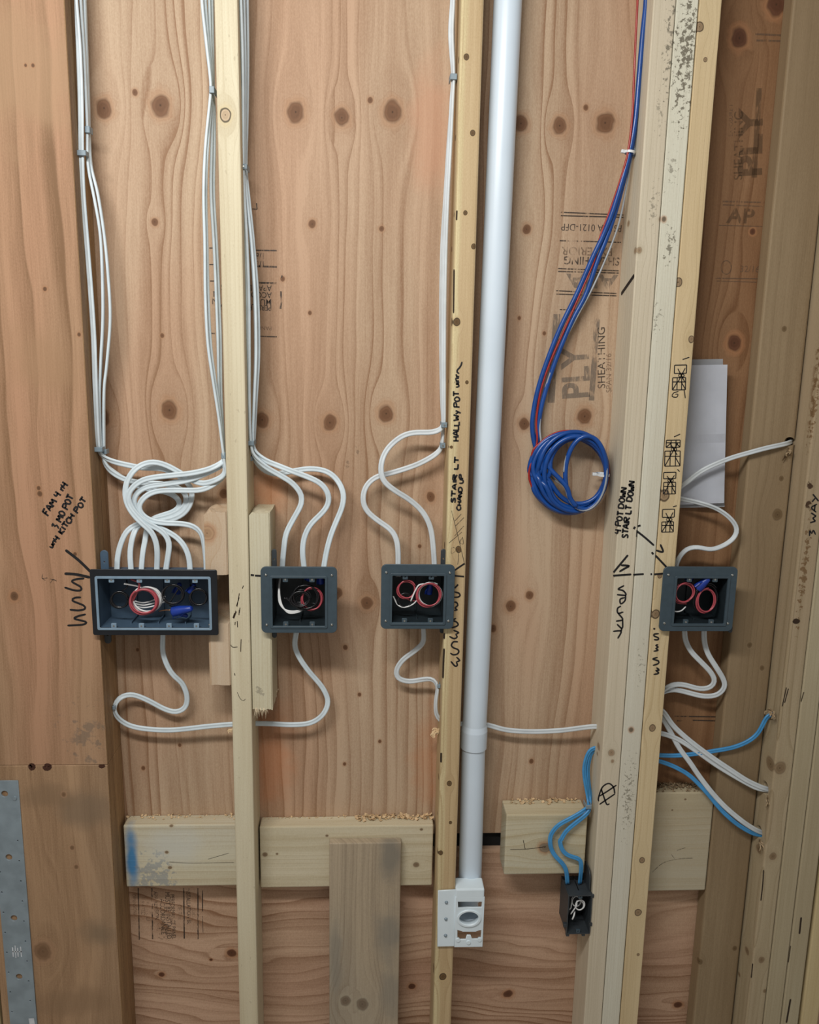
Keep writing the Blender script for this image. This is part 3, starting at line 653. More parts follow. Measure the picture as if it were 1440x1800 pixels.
tuft('wood_shavings', 'torn shavings at the cable hole in the tan written stud', 773, 1282, 0.045, 26, 0.020, (-1, -.3, -.1))
tuft('wood_shavings', 'small curl at the cable hole of the pale stud', 407, 1283, 0.045, 6, 0.012, (-1, -.3, -.4))
tuft('wood_shavings', 'splinters around the upper hole at the right edge', 1388, 790, 0.050, 18, 0.022, (-.6, -.5, -1))
tuft('wood_shavings', 'torn chip beside the hole of the upper light blue cable', 1352, 1247, 0.02, 16, 0.026, (-.2, -1, .1))
tuft('wood_shavings', 'frayed chip below the hole of the white cable pair', 1350, 1400, 0.012, 14, 0.020, (.2, -.6, -1))
tuft('wood_shavings', 'frayed fibres at the lowest drilled hole', 1336, 1476, 0.015, 16, 0.020, (.2, -.5, -1))

# ------------------------------------------------------------------ writing
handwrite(lvl, 'FAM 4 n4', (84, 906), (120, 850), 11, -0.0004, 0.0019, INK)
handwrite(lvl, '3 MO POT', (101, 930), (130, 872), 11, -0.0004, 0.0019, INK)
handwrite(lvl, 'un4 KITCH POT', (92, 964), (153, 878), 9.5, -0.0004, 0.0019, INK)
strokes(lvl, [[(690, 880), (830, 990), (960, 1115)], [(680, 1130), (800, 1138), (950, 1170)]], -0.0004, 0.0042, INK, (0, 820), 6.0)
strokes(lvl, [[(890, 1180), (800, 1190), (760, 1215), (850, 1270), (850, 1305), (780, 1305), (680, 1275)], [(855, 1380), (790, 1385), (765, 1415), (880, 1465), (895, 1500), (830, 1518), (735, 1510)], [(905, 1558), (820, 1580), (785, 1605), (880, 1630), (910, 1645), (870, 1668), (710, 1678)]], -0.0004, 0.0031, INK, (0, 820), 6.0)
strokes(lvl, [[(450, 1130), (445, 1180), (480, 1200)], [(445, 1180), (500, 1175)], [(530, 1230), (560, 1190), (600, 1210)], [(530, 1185), (590, 1205)]], -0.0004, 0.001, THIN, (0, 820), 6.0, 'pencil_stroke')
handwrite(S3, 'HALLWy POT uinr~', (806.5, 775), (808, 634), 9.5, -0.0004, 0.0017, INK)
handwrite(S3, 'STAIR LT', (800.5, 884), (806.5, 803), 7, -0.0004, 0.0018, INK)
handwrite(S3, 'CHAND UP', (810, 897), (815, 834), 7, -0.0004, 0.0017, INK)
strokes(S3, [[(440, 960), (560, 1440), (625, 1720)], [(580, 1010), (490, 1110)], [(620, 1060), (500, 1180)], [(620, 1180), (480, 1330)], [(590, 1270), (400, 1430)], [(500, 1540), (440, 1580), (450, 1490), (510, 1520), (540, 1600), (530, 1740)], [(600, 1340), (560, 1420), (610, 1440), (600, 1340)]], -0.0004, 0.0009, THIN, (740, 780), 8.18, 'pencil_stroke')
strokes(S3, [[(578, 78), (445, 168)], [(440, 240), (570, 252)], [(492, 355), (445, 405)], [(440, 452), (500, 470), (516, 500), (490, 522), (438, 524)], [(440, 588), (470, 592), (487, 630), (452, 665), (478, 690), (438, 698)], [(465, 800), (422, 828), (470, 850), (492, 882), (470, 906), (405, 930)], [(430, 960), (500, 990), (462, 1012), (478, 1046), (440, 1070), (375, 1040)], [(490, 1112), (430, 1112), (402, 1158), (430, 1190), (485, 1212), (500, 1240), (480, 1272), (425, 1282), (388, 1258)], [(468, 1312), (512, 1358), (470, 1378), (482, 1418), (452, 1432), (395, 1368)]], -0.0004, 0.0026, INK, (740, 980), 7.5)
handwrite(SA, '4 POT DOWN', (1090.5, 938), (1101.5, 856), 10, -0.0004, 0.0018, INK)
handwrite(SA, 'STAIR LT DOWN', (1103, 946), (1116.5, 845), 10, -0.0004, 0.0019, INK)
O2 = (1050, 820)
strokes(SA, [[(462, 792), (480, 762)], [(205, 1342), (390, 1120)], [(300, 1250), (402, 1258), (350, 1290), (280, 1332)], [(200, 1382), (432, 1366)]], -0.0004, 0.0032, INK, O2, 7.2)
strokes(SB, [[(484, 804), (600, 895), (720, 1000)], [(512, 756), (550, 746)], [(490, 812), (492, 890)], [(690, 1085), (712, 1112)], [(455, 1370), (590, 1362)], [(675, 1365), (695, 1362)]], 0.0001, 0.0030, INK, O2, 7.2)
strokes(SC, [[(800, 985), (832, 1080), (745, 1060)], [(738, 1126), (885, 1282)], [(722, 1366), (838, 1354)]], -0.0004, 0.0030, INK, O2, 7.2)
O3 = (1050, 1000)
strokes(SA, [[(342, 210), (266, 256), (330, 276), (362, 332), (250, 326)], [(360, 330), (352, 400), (300, 442), (290, 385), (350, 362)], [(302, 470), (258, 500), (264, 560), (332, 546)], [(264, 560), (322, 640), (238, 662)], [(322, 640), (316, 750), (250, 700)], [(200, 790), (302, 790), (260, 882)], [(312, 750), (302, 790)]], -0.0004, 0.0026, INK, O3, 7.2)
strokes(SC, [[(782, 820), (722, 826), (722, 850), (772, 872), (770, 896), (718, 896)], [(772, 958), (742, 966), (772, 990), (742, 1006), (772, 1030), (714, 1042)], [(766, 1120), (704, 1140), (776, 1166), (770, 1200), (704, 1222)], [(750, 1250), (786, 1280), (742, 1286), (776, 1310), (768, 1326), (714, 1336)], [(710, 755), (735, 762)]], -0.0004, 0.0026, INK, O3, 7.2)
def crate(x0, y0, x1, y1, busy):
    w = x1 - x0; h = y1 - y0
    r = [[(x0, y0), (x1, y0 - .5)], [(x1, y0 - .5), (x1 - .5, y1)], [(x1 - .5, y1), (x0 - .5, y1 + .5)], [(x0 - .5, y1 + .5), (x0, y0)]]
    if busy: r += [[(x0, y0 + h * .35), (x1, y0 + h * .35)], [(x0 + w * .35, y0), (x0 + w * .33, y1)], [(x0 + w * .7, y0), (x0 + w * .68, y1)], [(x0, y1), (x0 + w * .33, y0 + h * .4)], [(x1, y1), (x0 + w * .68, y0 + h * .4)]]
    return r
for a, c in (((1186, 642, 1207.5, 656), (1182.7, 664, 1205.6, 685)), ((1171.5, 774, 1196, 786), (1169, 793, 1196, 819)), ((1167, 830.5, 1188.5, 841), (1167, 848, 1188, 868)), ((1165, 895.5, 1186, 909), (1163.6, 917.5, 1184.3, 935))):
    cr = crate(*a, a[1] > 770 and a[1] < 780) + crate(*c, True)
    mx = (a[0] + a[2]) / 2; my = (a[3] + c[1]) / 2
    cr += [[(mx - 4, my), (mx - 1, my - 3.5), (mx + 1, my), (mx - 1, my + 3.5), (mx - 4, my)], [(mx + 1, my), (mx + 4, my - 3), (mx + 6, my), (mx + 4, my + 3), (mx + 1, my)], [(mx - 5, a[1] + 6), (mx + 7, c[1] + 7)], [(mx + 8, a[1] + 5), (mx - 5, c[1] + 8)]]
    strokes(SC, cr, -0.0004, 0.0014, INK, name='crate_doodle', joined=True)
cr = [[(1193, 688), (1184, 691), (1182, 697), (1190, 698), (1192, 693), (1187, 693)], [(1203, 686), (1205, 700)], [(1200, 632), (1212, 628)], [(1185, 768), (1196, 763)], [(1191, 825), (1195, 829)], [(1183, 891), (1190, 889)]]
strokes(SC, cr, -0.0004, 0.0014, INK)
O5 = (920, 1280)
strokes(SA, [[(955, 925), (952, 880), (1000, 750), (1080, 700), (1140, 745), (1160, 830)], [(965, 860), (1070, 795), (1180, 720)], [(985, 765), (1045, 940), (1065, 968), (1092, 955)], [(965, 965), (1060, 900), (1160, 832)]], -0.0004, 0.0024, INK, O5, 7.2, 'marker_stroke')
handwrite(SF, '3 WAY', (1431, 944), (1439, 868), 9, -0.0004, 0.0016, INK)
strokes(OC3, [[(755, 1130), (800, 1134)], [(812, 1138), (888, 1142)]], 0.0026, 0.0030, INK, (340, 860), 7.5)
CRACK = plain('dark_crack', (0.035, 0.02, 0.01), 0.9)
strokes(S2, [[(580, 0), (545, 110)], [(545, 180), (510, 270)], [(590, 130), (580, 200)], [(555, 300), (560, 380)], [(605, 530), (598, 690)], [(520, 960), (526, 990)], [(470, 600), (500, 632), (560, 628)], [(530, 310), (525, 350)], [(520, 200), (500, 260)]], -0.0004, .0011, CRACK, (340, 1050), 7.2, 'wood_crack')
strokes(S2, [[(660, 1270), (645, 1310)], [(606, 1370), (575, 1550)], [(560, 1600), (530, 1700)], [(605, 1590), (600, 1660)]], -0.0004, .0011, CRACK, (340, 860), 7.5, 'wood_crack')
strokes(S3, [[(305, 1200), (296, 1400), (290, 1590)], [(307, 1000), (304, 1070)]], -0.0004, .0028, CRACK, (740, 980), 7.5, 'wood_crack')
strokes(S3, [[(955, 1420), (952, 1650)], [(970, 1110), (968, 1160)]], -0.0004, .002, CRACK, (480, 0), 3, 'wood_crack')
strokes(S3, [[(887, 370), (886, 420)]], -0.0004, .0028, CRACK, (480, 1200), 3, 'wood_crack')
strokes(SE, [[(1165, 40), (1130, 200)], [(1182, 50), (1150, 170)]], -0.0004, .0016, CRACK, (1140, 1200), 4.8, 'wood_crack')
strokes(SE, [[(972, 140), (965, 260), (950, 400)], [(880, 930), (868, 1050)]], -0.0004, .002, CRACK, (1140, 1500), 4.8, 'wood_crack')
strokes(SF, [[(1312, 80), (1288, 160)]], -0.0004, .0014, CRACK, (1140, 1200), 4.8, 'wood_crack')
strokes(SF, [[(1200, 780), (1180, 920)]], -0.0004, .0014, CRACK, (1140, 1500), 4.8, 'wood_crack')
strokes(SG, [[(1290, 540), (1275, 680)], [(1200, 1230), (1165, 1430)]], -0.0004, .003, CRACK, (1140, 1500), 4.8, 'wood_crack')
strokes(B3, [[(1250, 880), (1330, 878), (1440, 865)], [(1330, 878), (1320, 830)]], Y3 - .0004, .0009, CRACK, (480, 1200), 3, 'wood_crack')
strokes(B1, [[(500, 695), (700, 705), (1090, 700)], [(850, 670), (1040, 615)]], YB - .0004, .0008, THIN, (200, 1380), 5.14, 'wood_crack')
strokes(B4, [[(560, 1000), (620, 950), (700, 930), (775, 925)], [(660, 905), (680, 930)], [(690, 885), (735, 870)]], YB - .0004, .0008, THIN, (960, 1200), 3, 'pencil_stroke')
strokes(S2, [[(555, 1200), (580, 1260), (610, 1300), (640, 1305), (660, 1285)]], -0.0004, 0.0009, THIN, (340, 1050), 7.2, 'pencil_stroke')
bm = bmesh.new(); ribbon(bm, [PX(1115, 484, XA0 - 0.0004), PX(1092, 517, XA0 - 0.0004)], 0.006); link('marker_strokes', mesh_bm('marker_strokes', bm), INK, SA)

YP = YS - 0.0004
bars(wall, [(449, 440, 487, 440.5, 2.2), (452, 468, 487, 469, 3), (455, 497, 487, 498, 3), (368, 436, 378, 436, 2), (368, 465, 380, 465, 2), (369, 494, 380, 494, 2), (455, 591, 487, 592, 2), (371, 586, 378, 586, 2), (440, 367, 452, 368, 2), (451, 357, 452, 368, 2), (494, 512, 494, 530, 3), (495, 530, 493, 543, 3), (496, 484, 495, 488, 2)], YP, PRINT)
for tx, yy, sz in (('1/8', 445, .015), ('1/8', 459, .015), ('APA REVISION S', 502, .0145), ('ACCORDANCE IN', 514, .0145), ('MUST INSTALL N', 526, .016), ('PERFORMANCE S', 537, .0135)):
    stamp(wall, tx, 477.5 if sz < .0148 or sz > .0155 else 466, yy, sz, 180, YP, PRINT, bold=0.0002, sx=0.9)
stamp(wall, 'PANEL', 478, 574, .010, 180, YP, FADE)
bars(wall, [(986, 373, 1096, 378, 2), (986, 379, 1096, 382, 2), (984, 423, 1092, 426, 2), (981, 472, 1088, 476, 2), (981, 477, 1088, 480, 2), (978, 511, 1085, 516, 2), (978, 517, 1085, 520, 2), (984, 544, 1022, 545, 2)], YP, PRINT)
stamp(wall, 'PS1 PA 0121-DFP', 1094, 396, .0175, 180, YP, PRINT, sx=0.9)
stamp(wall, 'EXTERIOR', 1078, 436, .021, 180, YP, FADE, bold=.0003)
stamp(wall, 'SHEATHING', 1090, 453, .0205, 180, YP, PRINT, bold=.0002, sx=.95)
stamp(wall, 'APA', 1085, 484, .034, 180, YP, GREYINK, bold=.0012, sx=1.5)
bars(wall, [(979, 552, 969, 708, 12), (1050, 560, 1040, 704, 10)], YP, GREYINK, 'stamp_bar')
stamp(wall, 'PLY', 1036, 700, .074, 95, YP, GREYINK, bold=.002, sx=.82)
stamp(wall, 'SHEATHING', 1064, 683, .021, 94, YP, PRINT, sx=1.02)
stamp(wall, 'SPAN 32/16', 1075, 690, .015, 94, YP, FADE)
bars(wall, [(1328, 60, 1376, 62, 3), (1330, 71, 1375, 72, 3), (1271, 354, 1347, 356, 2.5), (1271, 360, 1346, 363, 2), (1264, 396, 1343, 398, 1.5), (1258, 489, 1332, 490, 2), (1260, 494, 1330, 496, 1.5)], YP, FADE)
stamp(wall, 'SHEATHING', 1305, 316, .023, 95, YP, FADE2, bold=.0003, sx=.95)
stamp(wall, 'PLY', 1338, 310, .06, 95, YP, FADE2, bold=.002, sx=1.2)
bars(wall, [(1326, 312, 1335, 155, 9)], YP, FADE2, 'stamp_bar')
stamp(wall, 'AP', 1278, 391, .036, 0, YP, FADE2, bold=.001, sx=1.2)
stamp(wall, '32/16', 1300, 478, .017, 0, YP, FADE)
stamp(wall, 'EXPOSURE 1', 1288, 240, .010, 95, YP, FADE)
bm = bmesh.new(); ribbon(bm, [P(1277 + 9 * math.cos(t * .7), 470 + 12 * math.sin(t * .7), YP) for t in range(10)], .0016); link('stamp_ring', mesh_bm('stamp_ring', bm), FADE, wall)
bars(wall, [(1186, 1259, 1259, 1260, 2.5), (1190, 1267, 1200, 1267, 2), (1218, 1266, 1258, 1267, 2.5)], YP, PRINT)
bars(wall, [(243, 1561, 245, 1652, 2), (267, 1561, 268.5, 1651, 2.5), (323, 1561, 324, 1650, 2.5), (348, 1561, 348, 1651, 2.5), (356, 1565, 356, 1602, 2), (356, 1610, 357, 1640, 1)], YP, PRINT)
for tx, xx, y0, sz, mt in (('DIMENSIONS', 233, 1572, .010, FADE), ('RATED', 247, 1584, .013, FADE), ('PANEL 23', 256, 1585, .013, FADE), ('APA REVISION', 270, 1567, .0125, PRINT), ('ACCORDANCE', 281, 1580, .0145, PRINT), ('MUST BE INSTALLED', 290, 1568, .0145, PRINT), ('PERFORMANCE PANEL', 299, 1572, .0125, PRINT), ('OF THE', 312, 1590, .013, FADE), ('INSTALLATION BE', 327, 1561, .0125, PRINT), ('GUIDES', 337, 1596, .010, FADE)):
    stamp(wall, tx, xx, y0, sz, -90, YP, mt, sx=.85)

# ------------------------------------------------------------------ electrical boxes
def tab(bm, x, z, y, s, up_):
    sg = 1 if up_ else -1
    bm_box(bm, (x - s * .5, y - .0008, z - s * .5), (x + s * .5, y + .004, z + s * .5), .0006, 1)
def gang_box(name, label, L, T, R, Bt, l, t, r, bt, gangs, mf, mb, ear, y0=-0.013, depth=0.072, rad=0.009, rim=None, screws=4, tabs=(True, True)):
    a = P(L, (T + Bt) / 2, y0); c = P(R, (T + Bt) / 2, y0); x0, x1 = a.x, c.x
    z1 = P((L + R) / 2, T, y0).z; z0 = P((L + R) / 2, Bt, y0).z
    i0, i1 = P(l, (t + bt) / 2, y0).x, P(r, (t + bt) / 2, y0).x
    k1 = P((l + r) / 2, t, y0).z; k0 = P((l + r) / 2, bt, y0).z
    th = thing(name, label, 'electrical box', ((x0 + x1) / 2, y0 + 0.03, z0))
    link('flange', shape2d('flange', [rrect(x0, z0, x1, z1, rad), rrect(i0, k0, i1, k1, .002)], .0036, .0007, y0), mf, th)
    rb = link('rim', shape2d('rim', [rrect(i0 - .0035, k0 - .0035, i1 + .0035, k1 + .0035, .003), rrect(i0, k0, i1, k1, .002)], .0022, .0006, y0 - .0016), rim or mf, th)
    bm = bmesh.new(); w = .0022; yf = y0 + .0037; yb = y0 + depth
    bm_box(bm, (i0 - w, yf, k0 - w), (i0, yb, k1 + w)); bm_box(bm, (i1, yf, k0 - w), (i1 + w, yb, k1 + w))
    bm_box(bm, (i0, yf, k1), (i1, yb, k1 + w)); bm_box(bm, (i0, yf, k0 - w), (i1, yb, k0)); bm_box(bm, (i0 - w, yb, k0 - w), (i1 + w, yb + w, k1 + w))
    for g in range(1, gangs):                                     # ribs between gangs on floor and back
        gx = i0 + (i1 - i0) * g / gangs
        bm_box(bm, (gx - .001, yf + .02, k0), (gx + .001, yb, k0 + .004)); bm_box(bm, (gx - .001, yb - .004, k0), (gx + .001, yb, k1))
    link('body', mesh_bm('body', bm), mb, th)
    for g in range(gangs):
        gx = i0 + (i1 - i0) * (g + .5) / gangs
        for zz, on in ((k1 - .0035, tabs[0]), (k0 + .0035, tabs[1])):
            s = .0045
            me = shape2d('device_tab', [rrect(gx - s, zz - s, gx + s, zz + s, .001), circ(gx, zz, .0019, 10)], .004, .0004, y0 + .001)
            tb = link('device_tab', me, rim or mf, th)
            if on:
                bm = bmesh.new(); bm_cyl(bm, (gx, y0 + .0006, zz), (gx, y0 + .004, zz), .0018, n=10)
                link('screw', mesh_bm('screw', bm), M_SCREW, tb)
    inx, inz = (x1 - x0) * .065, (z1 - z0) * .12
    sp = [(x0 + inx, z1 - inz), (x1 - inx, z1 - inz), (x0 + inx, z0 + inz), (x1 - inx, z0 + inz)]
    for q in (sp if screws == 4 else [sp[1], sp[3]]):
        bm = bmesh.new(); bm_cyl(bm, (q[0], y0 - .0008, q[1]), (q[0], y0 + .002, q[1]), .0026, n=12); bm_cyl(bm, (q[0], y0 - .0012, q[1]), (q[0], y0 - .0008, q[1]), .0016, .0026, n=12)
        link('screw', mesh_bm('screw', bm), M_SCREW if screws == 4 else M_GREY, th)
    for e in ear:                                                 # nailing ears: pixel box, depth
        p = P(e[0], e[1], e[4]); q = P(e[2], e[3], e[4])
        me = shape2d('nailing_ear', [rrect(p.x, q.z, q.x, p.z, min(abs(q.x - p.x), abs(p.z - q.z)) * .48), circ((p.x + q.x) / 2, p.z - abs(p.z - q.z) * .45, .002, 10)], .004, .0006, e[4])
        link('nailing_ear', me, e[5], th)
    return th, (i0, i1, k0, k1, y0, depth)
bx1, g1 = gang_box('electrical_box', 'wide four-gang box with a black flange and blue-grey inside', 161, 1002, 382, 1116, 173, 1017, 368, 1104, 4, M_BLACK, M_STEELB, [(176, 968, 191, 1012, .012, M_STEELB), (183, 1105, 195, 1131, .012, M_DKBOX)], rad=.003, rim=M_STEELR, screws=2, depth=.070)
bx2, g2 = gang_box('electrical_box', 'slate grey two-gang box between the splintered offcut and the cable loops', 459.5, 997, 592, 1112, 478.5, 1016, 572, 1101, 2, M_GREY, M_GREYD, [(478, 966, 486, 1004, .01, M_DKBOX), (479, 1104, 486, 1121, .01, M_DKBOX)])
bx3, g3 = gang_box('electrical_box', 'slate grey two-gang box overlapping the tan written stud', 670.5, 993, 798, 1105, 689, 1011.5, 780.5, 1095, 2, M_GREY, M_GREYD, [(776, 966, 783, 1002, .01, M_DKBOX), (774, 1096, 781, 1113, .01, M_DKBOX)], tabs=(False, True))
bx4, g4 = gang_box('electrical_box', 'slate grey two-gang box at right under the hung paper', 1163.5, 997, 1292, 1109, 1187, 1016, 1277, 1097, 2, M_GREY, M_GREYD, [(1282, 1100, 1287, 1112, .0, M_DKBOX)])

def inbox(g, u, v, d):      # a place inside a box: u across, v up (0..1), d depth from the front
    return Vector((g[0] + (g[1] - g[0]) * u, g[4] + d, g[2] + (g[3] - g[2]) * v))
def coil(label, g, u, v, r, turns, mat, d=0.022, wr=.0014, tail=None, squash=1.0, group=None, name='wire_coil', ph=0.0, tilt=.2):
    c = inbox(g, u, v, d); pts = []
    n = int(turns * 14)
    for i in range(n + 1):
        a = ph + 2 * math.pi * i / 14
        rr = r * (1 + .07 * math.sin(i * .37 + ph)); 
        pts.append((c.x + rr * math.cos(a) + .0011 * math.sin(i * .21), c.y + .0024 * (i / 14) * .9 + tilt * rr * math.cos(a) * .5, c.z + rr * squash * math.sin(a) + .0012 * math.cos(i * .17)))
    if tail:
        for q in tail: pts.append(tuple(inbox(g, *q)))
    return tube3(name, pts, wr, mat, label, 'wire', group)
def wire(label, g, pts, mat, wr=.0014, name='wire', group=None):
    return tube3(name, [tuple(inbox(g, *q)) for q in pts], wr, mat, label, 'wire', group)
def nut(label, g, u, v, d, ang, L=.024, r=.0075):
    """twist-on connector: ribbed cone with two wings"""
    c = inbox(g, u, v, d); ax = Vector((math.cos(ang), -.25, math.sin(ang))).normalized(); a = ax.orthogonal().normalized(); b_ = ax.cross(a)
    bm = bmesh.new(); n = 20; prev = None
    for t, rr in ((0, .96), (.06, 1), (.35, .93), (.7, .72), (.93, .55), (1, .35)):
        ring = []
        for i in range(n):
            k = rr * r * (1 - (.07 if i % 2 and .1 < t < .9 else 0)); th = 2 * math.pi * i / n
            ring.append(bm.verts.new(c + ax * L * t + (a * math.cos(th) + b_ * math.sin(th)) * k))
        if prev:
            for i in range(n):
                f = bm.faces.new((prev[i], prev[(i + 1) % n], ring[(i + 1) % n], ring[i])); f.smooth = True
        else: bm.faces.new(ring[::-1])
        prev = ring
    bm.faces.new(prev)
    for s in (-1, 1):
        q = [bm.verts.new(c + ax * L * t + a * s * r * w + b_ * hh) for t, w in ((.02, .9), (.05, 1.5), (.4, 1.35), (.6, .7)) for hh in (-.0009, .0009)]
        for i in range(3): bm.faces.new((q[2 * i], q[2 * i + 1], q[2 * i + 3], q[2 * i + 2]))
    return tag(link('wire_connector', mesh_bm('wire_connector', bm), M_NUT), label, 'wire connector', 'blue wire connectors')
# four-gang box
coil('black wire coil at the left end of the black-flanged box', g1, .16, .50, .0150, 4.4, M_WBLK, .018, tail=[(.23, .75, .02), (.22, .88, .03)])
coil('thick white wire coil behind the pink one in the four-gang box', g1, .415, .52, .0245, 3.0, M_WWHT, .015, wr=.0018, ph=1.9, tail=[(.32, .80, .018), (.22, .86, .012)])
coil('pink red wire coil in the middle of the four-gang box', g1, .40, .51, .0235, 4.2, M_WRED, .005, wr=.0019, ph=2.2, tail=[(.36, .84, .012), (.28, .94, .016)])
coil('black wire coil around a blue connector in the four-gang box', g1, .66, .64, .0185, 3.6, M_WBLK, .010, tail=[(.62, .42, .016), (.71, .38, .02)], ph=3.5)
coil('black wire coil at the right end of the black-flanged box', g1, .89, .58, .0150, 4.2, M_WBLK, .012, ph=.5, tail=[(.80, .78, .03)])
for i in range(3): wire(('lowest', 'middle', 'uppermost')[i] + ' of three white wires low in the four-gang box', g1, [(.28, .33 + .05 * i, .035), (.36, .30 + .05 * i, .034), (.45, .32 + .06 * i, .04), (.55, .40 + .05 * i, .045)], M_WWHT, .0015, group='white wires low in the four-gang box')
wire('bare copper wire tip beside the lower blue connector', g1, [(.50, .24, .03), (.56, .27, .028), (.62, .28, .026)], M_WCU, .0011)
nut('lower blue wire connector lying on its side in the four-gang box', g1, .65, .28, .016, .25, .040, .0100)
nut('blue wire connector seen through the black coil', g1, .655, .58, .045, 1.2, .022, .0075)
nut('round blue wire connector right of the black coil', g1, .79, .63, .034, 1.0, .02, .0068)
nut('small blue wire connector under the lower one', g1, .69, .22, .030, -.4, .018, .006)
# two-gang boxes
coil('tangled black wire coil in the centre of the box by the offcut', g2, .52, .53, .0175, 6.2, M_WBLK, .008, tail=[(.35, .50, .02), (.20, .53, .018)], squash=.8)
coil('second black wire coil behind the tangle', g2, .62, .55, .0235, 4.6, M_WBLK, .014, ph=2., tail=[(.3, .42, .03), (.25, .5, .03)])
coil('dark red wire coil at the right of the box by the offcut', g2, .74, .50, .0185, 3.6, M_WRED, .018, ph=1., squash=1.15)
for i in range(3): wire(('uppermost', 'middle', 'lowest')[i] + ' of three white wires bending in the box by the offcut', g2, [(.10 + .004 * i, .92, .05), (.095 + .006 * i, .66, .026), (.115 + .02 * i, .44 - .02 * i, .018), (.22 + .02 * i, .295 - .025 * i, .016), (.36, .255 - .02 * i, .017), (.50, .265 - .012 * i, .02), (.60, .30, .03)], M_WWHT, 0.0017, group='white wires of the box by the offcut')
nut('blue wire connector tucked under the top of the box by the offcut', g2, .66, .86, .035, 1.3, .022, .007)
nut('blue wire connector at the right wall of the box by the offcut', g2, .90, .80, .032, 1.6, .026, .007)
coil('dark red wire ring at the left of the box on the written stud', g3, .29, .66, .0165, 2.6, M_WRED, .010, ph=.4, tail=[(.35, .42, .02), (.46, .40, .02)])
coil('red and oval wire coil at the right of the box on the written stud', g3, .72, .56, .0225, 3.4, M_WRED, .007, ph=2.5)
coil('white wire coil inside the red oval one', g3, .75, .54, .0225, 2.6, M_WWHT, .014, wr=.0016, ph=1.0, tail=[(.78, .28, .02)])
wire('white wire in an S curve from the red coil', g3, [(.62, .78, .014), (.52, .76, .012), (.46, .66, .011), (.41, .54, .011), (.37, .42, .012)], M_WWHT, .0015)
wire('white wire sweeping along the bottom left of the box on the written stud', g3, [(.03, .50, .02), (.06, .44, .018), (.11, .34, .016), (.20, .285, .015), (.30, .29, .015), (.42, .34, .018), (.50, .42, .02)], M_WWHT, .0014)
coil('black wire coil low in the box on the written stud', g3, .26, .42, .013, 4.4, M_WBLK, .014, ph=.9)
nut('blue wire connector glimpsed through the red oval coil', g3, .73, .50, .040, 1.4, .022, .0075)
coil('red wire coil at the left of the box under the paper', g4, .22, .64, .0185, 4.6, M_WRED, .009, ph=5.2, tail=[(.10, .42, .02), (.30, .38, .018)])
coil('red wire coil at the right of the box under the paper', g4, .66, .47, .0185, 3.2, M_WRED, .009, ph=1.5, squash=1.25, wr=.0015)
coil('black wire coil around the right red coil', g4, .68, .50, .0235, 4.2, M_WBLK, .015, ph=.7, squash=1.2)
wire('white wire tip low in the box under the paper', g4, [(.02, .24, .016), (.10, .22, .014), (.20, .24, .015), (.30, .31, .02)], M_WWHT, .0013)
nut('large blue wire connector at the top of the box under the paper', g4, .46, .74, .012, .9, .030, .0095)
nut('darker blue wire connector behind the large one', g4, .36, .84, .035, 1.2, .024, .008)

# single-gang box low on the triple stud
YD0 = -0.004
def single_box():
    x0, x1 = P(997.5, 1610, YD0).x, P(1044.5, 1610, YD0).x; x1 = min(x1, XA0 - .0008)
    z1, z0 = P(1020, 1574, YD0).z, P(1020, 1642, YD0).z; yb = 0.062
    th = thing('outlet_box', 'small charcoal single-gang box with light blue cables, low on the triple stud', 'electrical box', ((x0 + x1) / 2, .02, z0))
    w = .002
    bm = bmesh.new()
    bm_box(bm, (x0, YD0, z0), (x0 + w, yb, z1), .0005, 1); bm_box(bm, (x1 - w, YD0, z0), (x1, yb, z1), .0005, 1)
    bm_box(bm, (x0 + w, YD0, z0), (x1 - w, yb, z0 + w)); bm_box(bm, (x0 + w, yb - w, z0 + w), (x1 - w, yb, z1 - w))
    xm = (x0 + x1) / 2
    bm_box(bm, (x0 + w, YD0, z1 - w), (xm - .0012, yb - .016, z1)); bm_box(bm, (xm + .0012, YD0, z1 - w), (x1 - w, yb - .016, z1)); bm_box(bm, (xm - .0012, YD0, z1 - w), (xm + .0012, YD0 + .016, z1))
    bm_box(bm, (xm - .0016, yb - .016, z1 - w), (xm + .0016, yb, z1))
    link('body', mesh_bm('body', bm), M_DKBOX, th)
    for xx, zz in ((x1 + .0005, z1 - .004), (x1 + .0005, z0 + .020), (x0 - .0025, z0 + .018), (xm + .012, z0 - .003), (x0 + .004, z0 - .003)):
        link('locating_nub', box_me('locating_nub', (xx - .0035, YD0 + .002, zz - .004), (xx + .0035, YD0 + .010, zz + .004), .001), M_DKBOX, th)
    ear = shape2d('nailing_ear', [rrect(0, 0, .05, .064, .016)], .0025, .0004, 0)
    ear.transform(Matrix.Translation((XA0 - .0035, .008, z1 - .02)) @ Matrix.Rotation(math.pi / 2, 4, 'Z'))
    link('nailing_ear', ear, M_DKBOX, th)
    for zz in (z1 - .0045, z0 + .0055):
        t_ = link('device_tab', shape2d('device_tab', [rrect(xm - .004, zz - .0035, xm + .004, zz + .0035, .001), circ(xm, zz, .0017, 10)], .004, .0003, YD0 + .001), M_GREY, th)
    return (x0 + w, x1 - w, z0 + w, z1 - w, YD0, .06)
g5 = single_box()
coil('white wire loop in the small charcoal box', g5, .56, .66, .0095, 1.5, M_WWHT, .010, wr=.0014, ph=-1.0, squash=1.15, tail=[(.40, .66, .010), (.18, .42, .012)], tilt=.0)
coil('second white wire loop behind the first in the small charcoal box', g5, .46, .68, .0095, 1.5, M_WWHT, .020, wr=.0013, ph=-.6, squash=1.25, tail=[(.22, .52, .02), (.1, .46, .02)], tilt=.0)
wire('short white wire end in the small charcoal box', g5, [(.24, .31, .008), (.32, .40, .010), (.38, .46, .016)], M_WWHT, .0017)
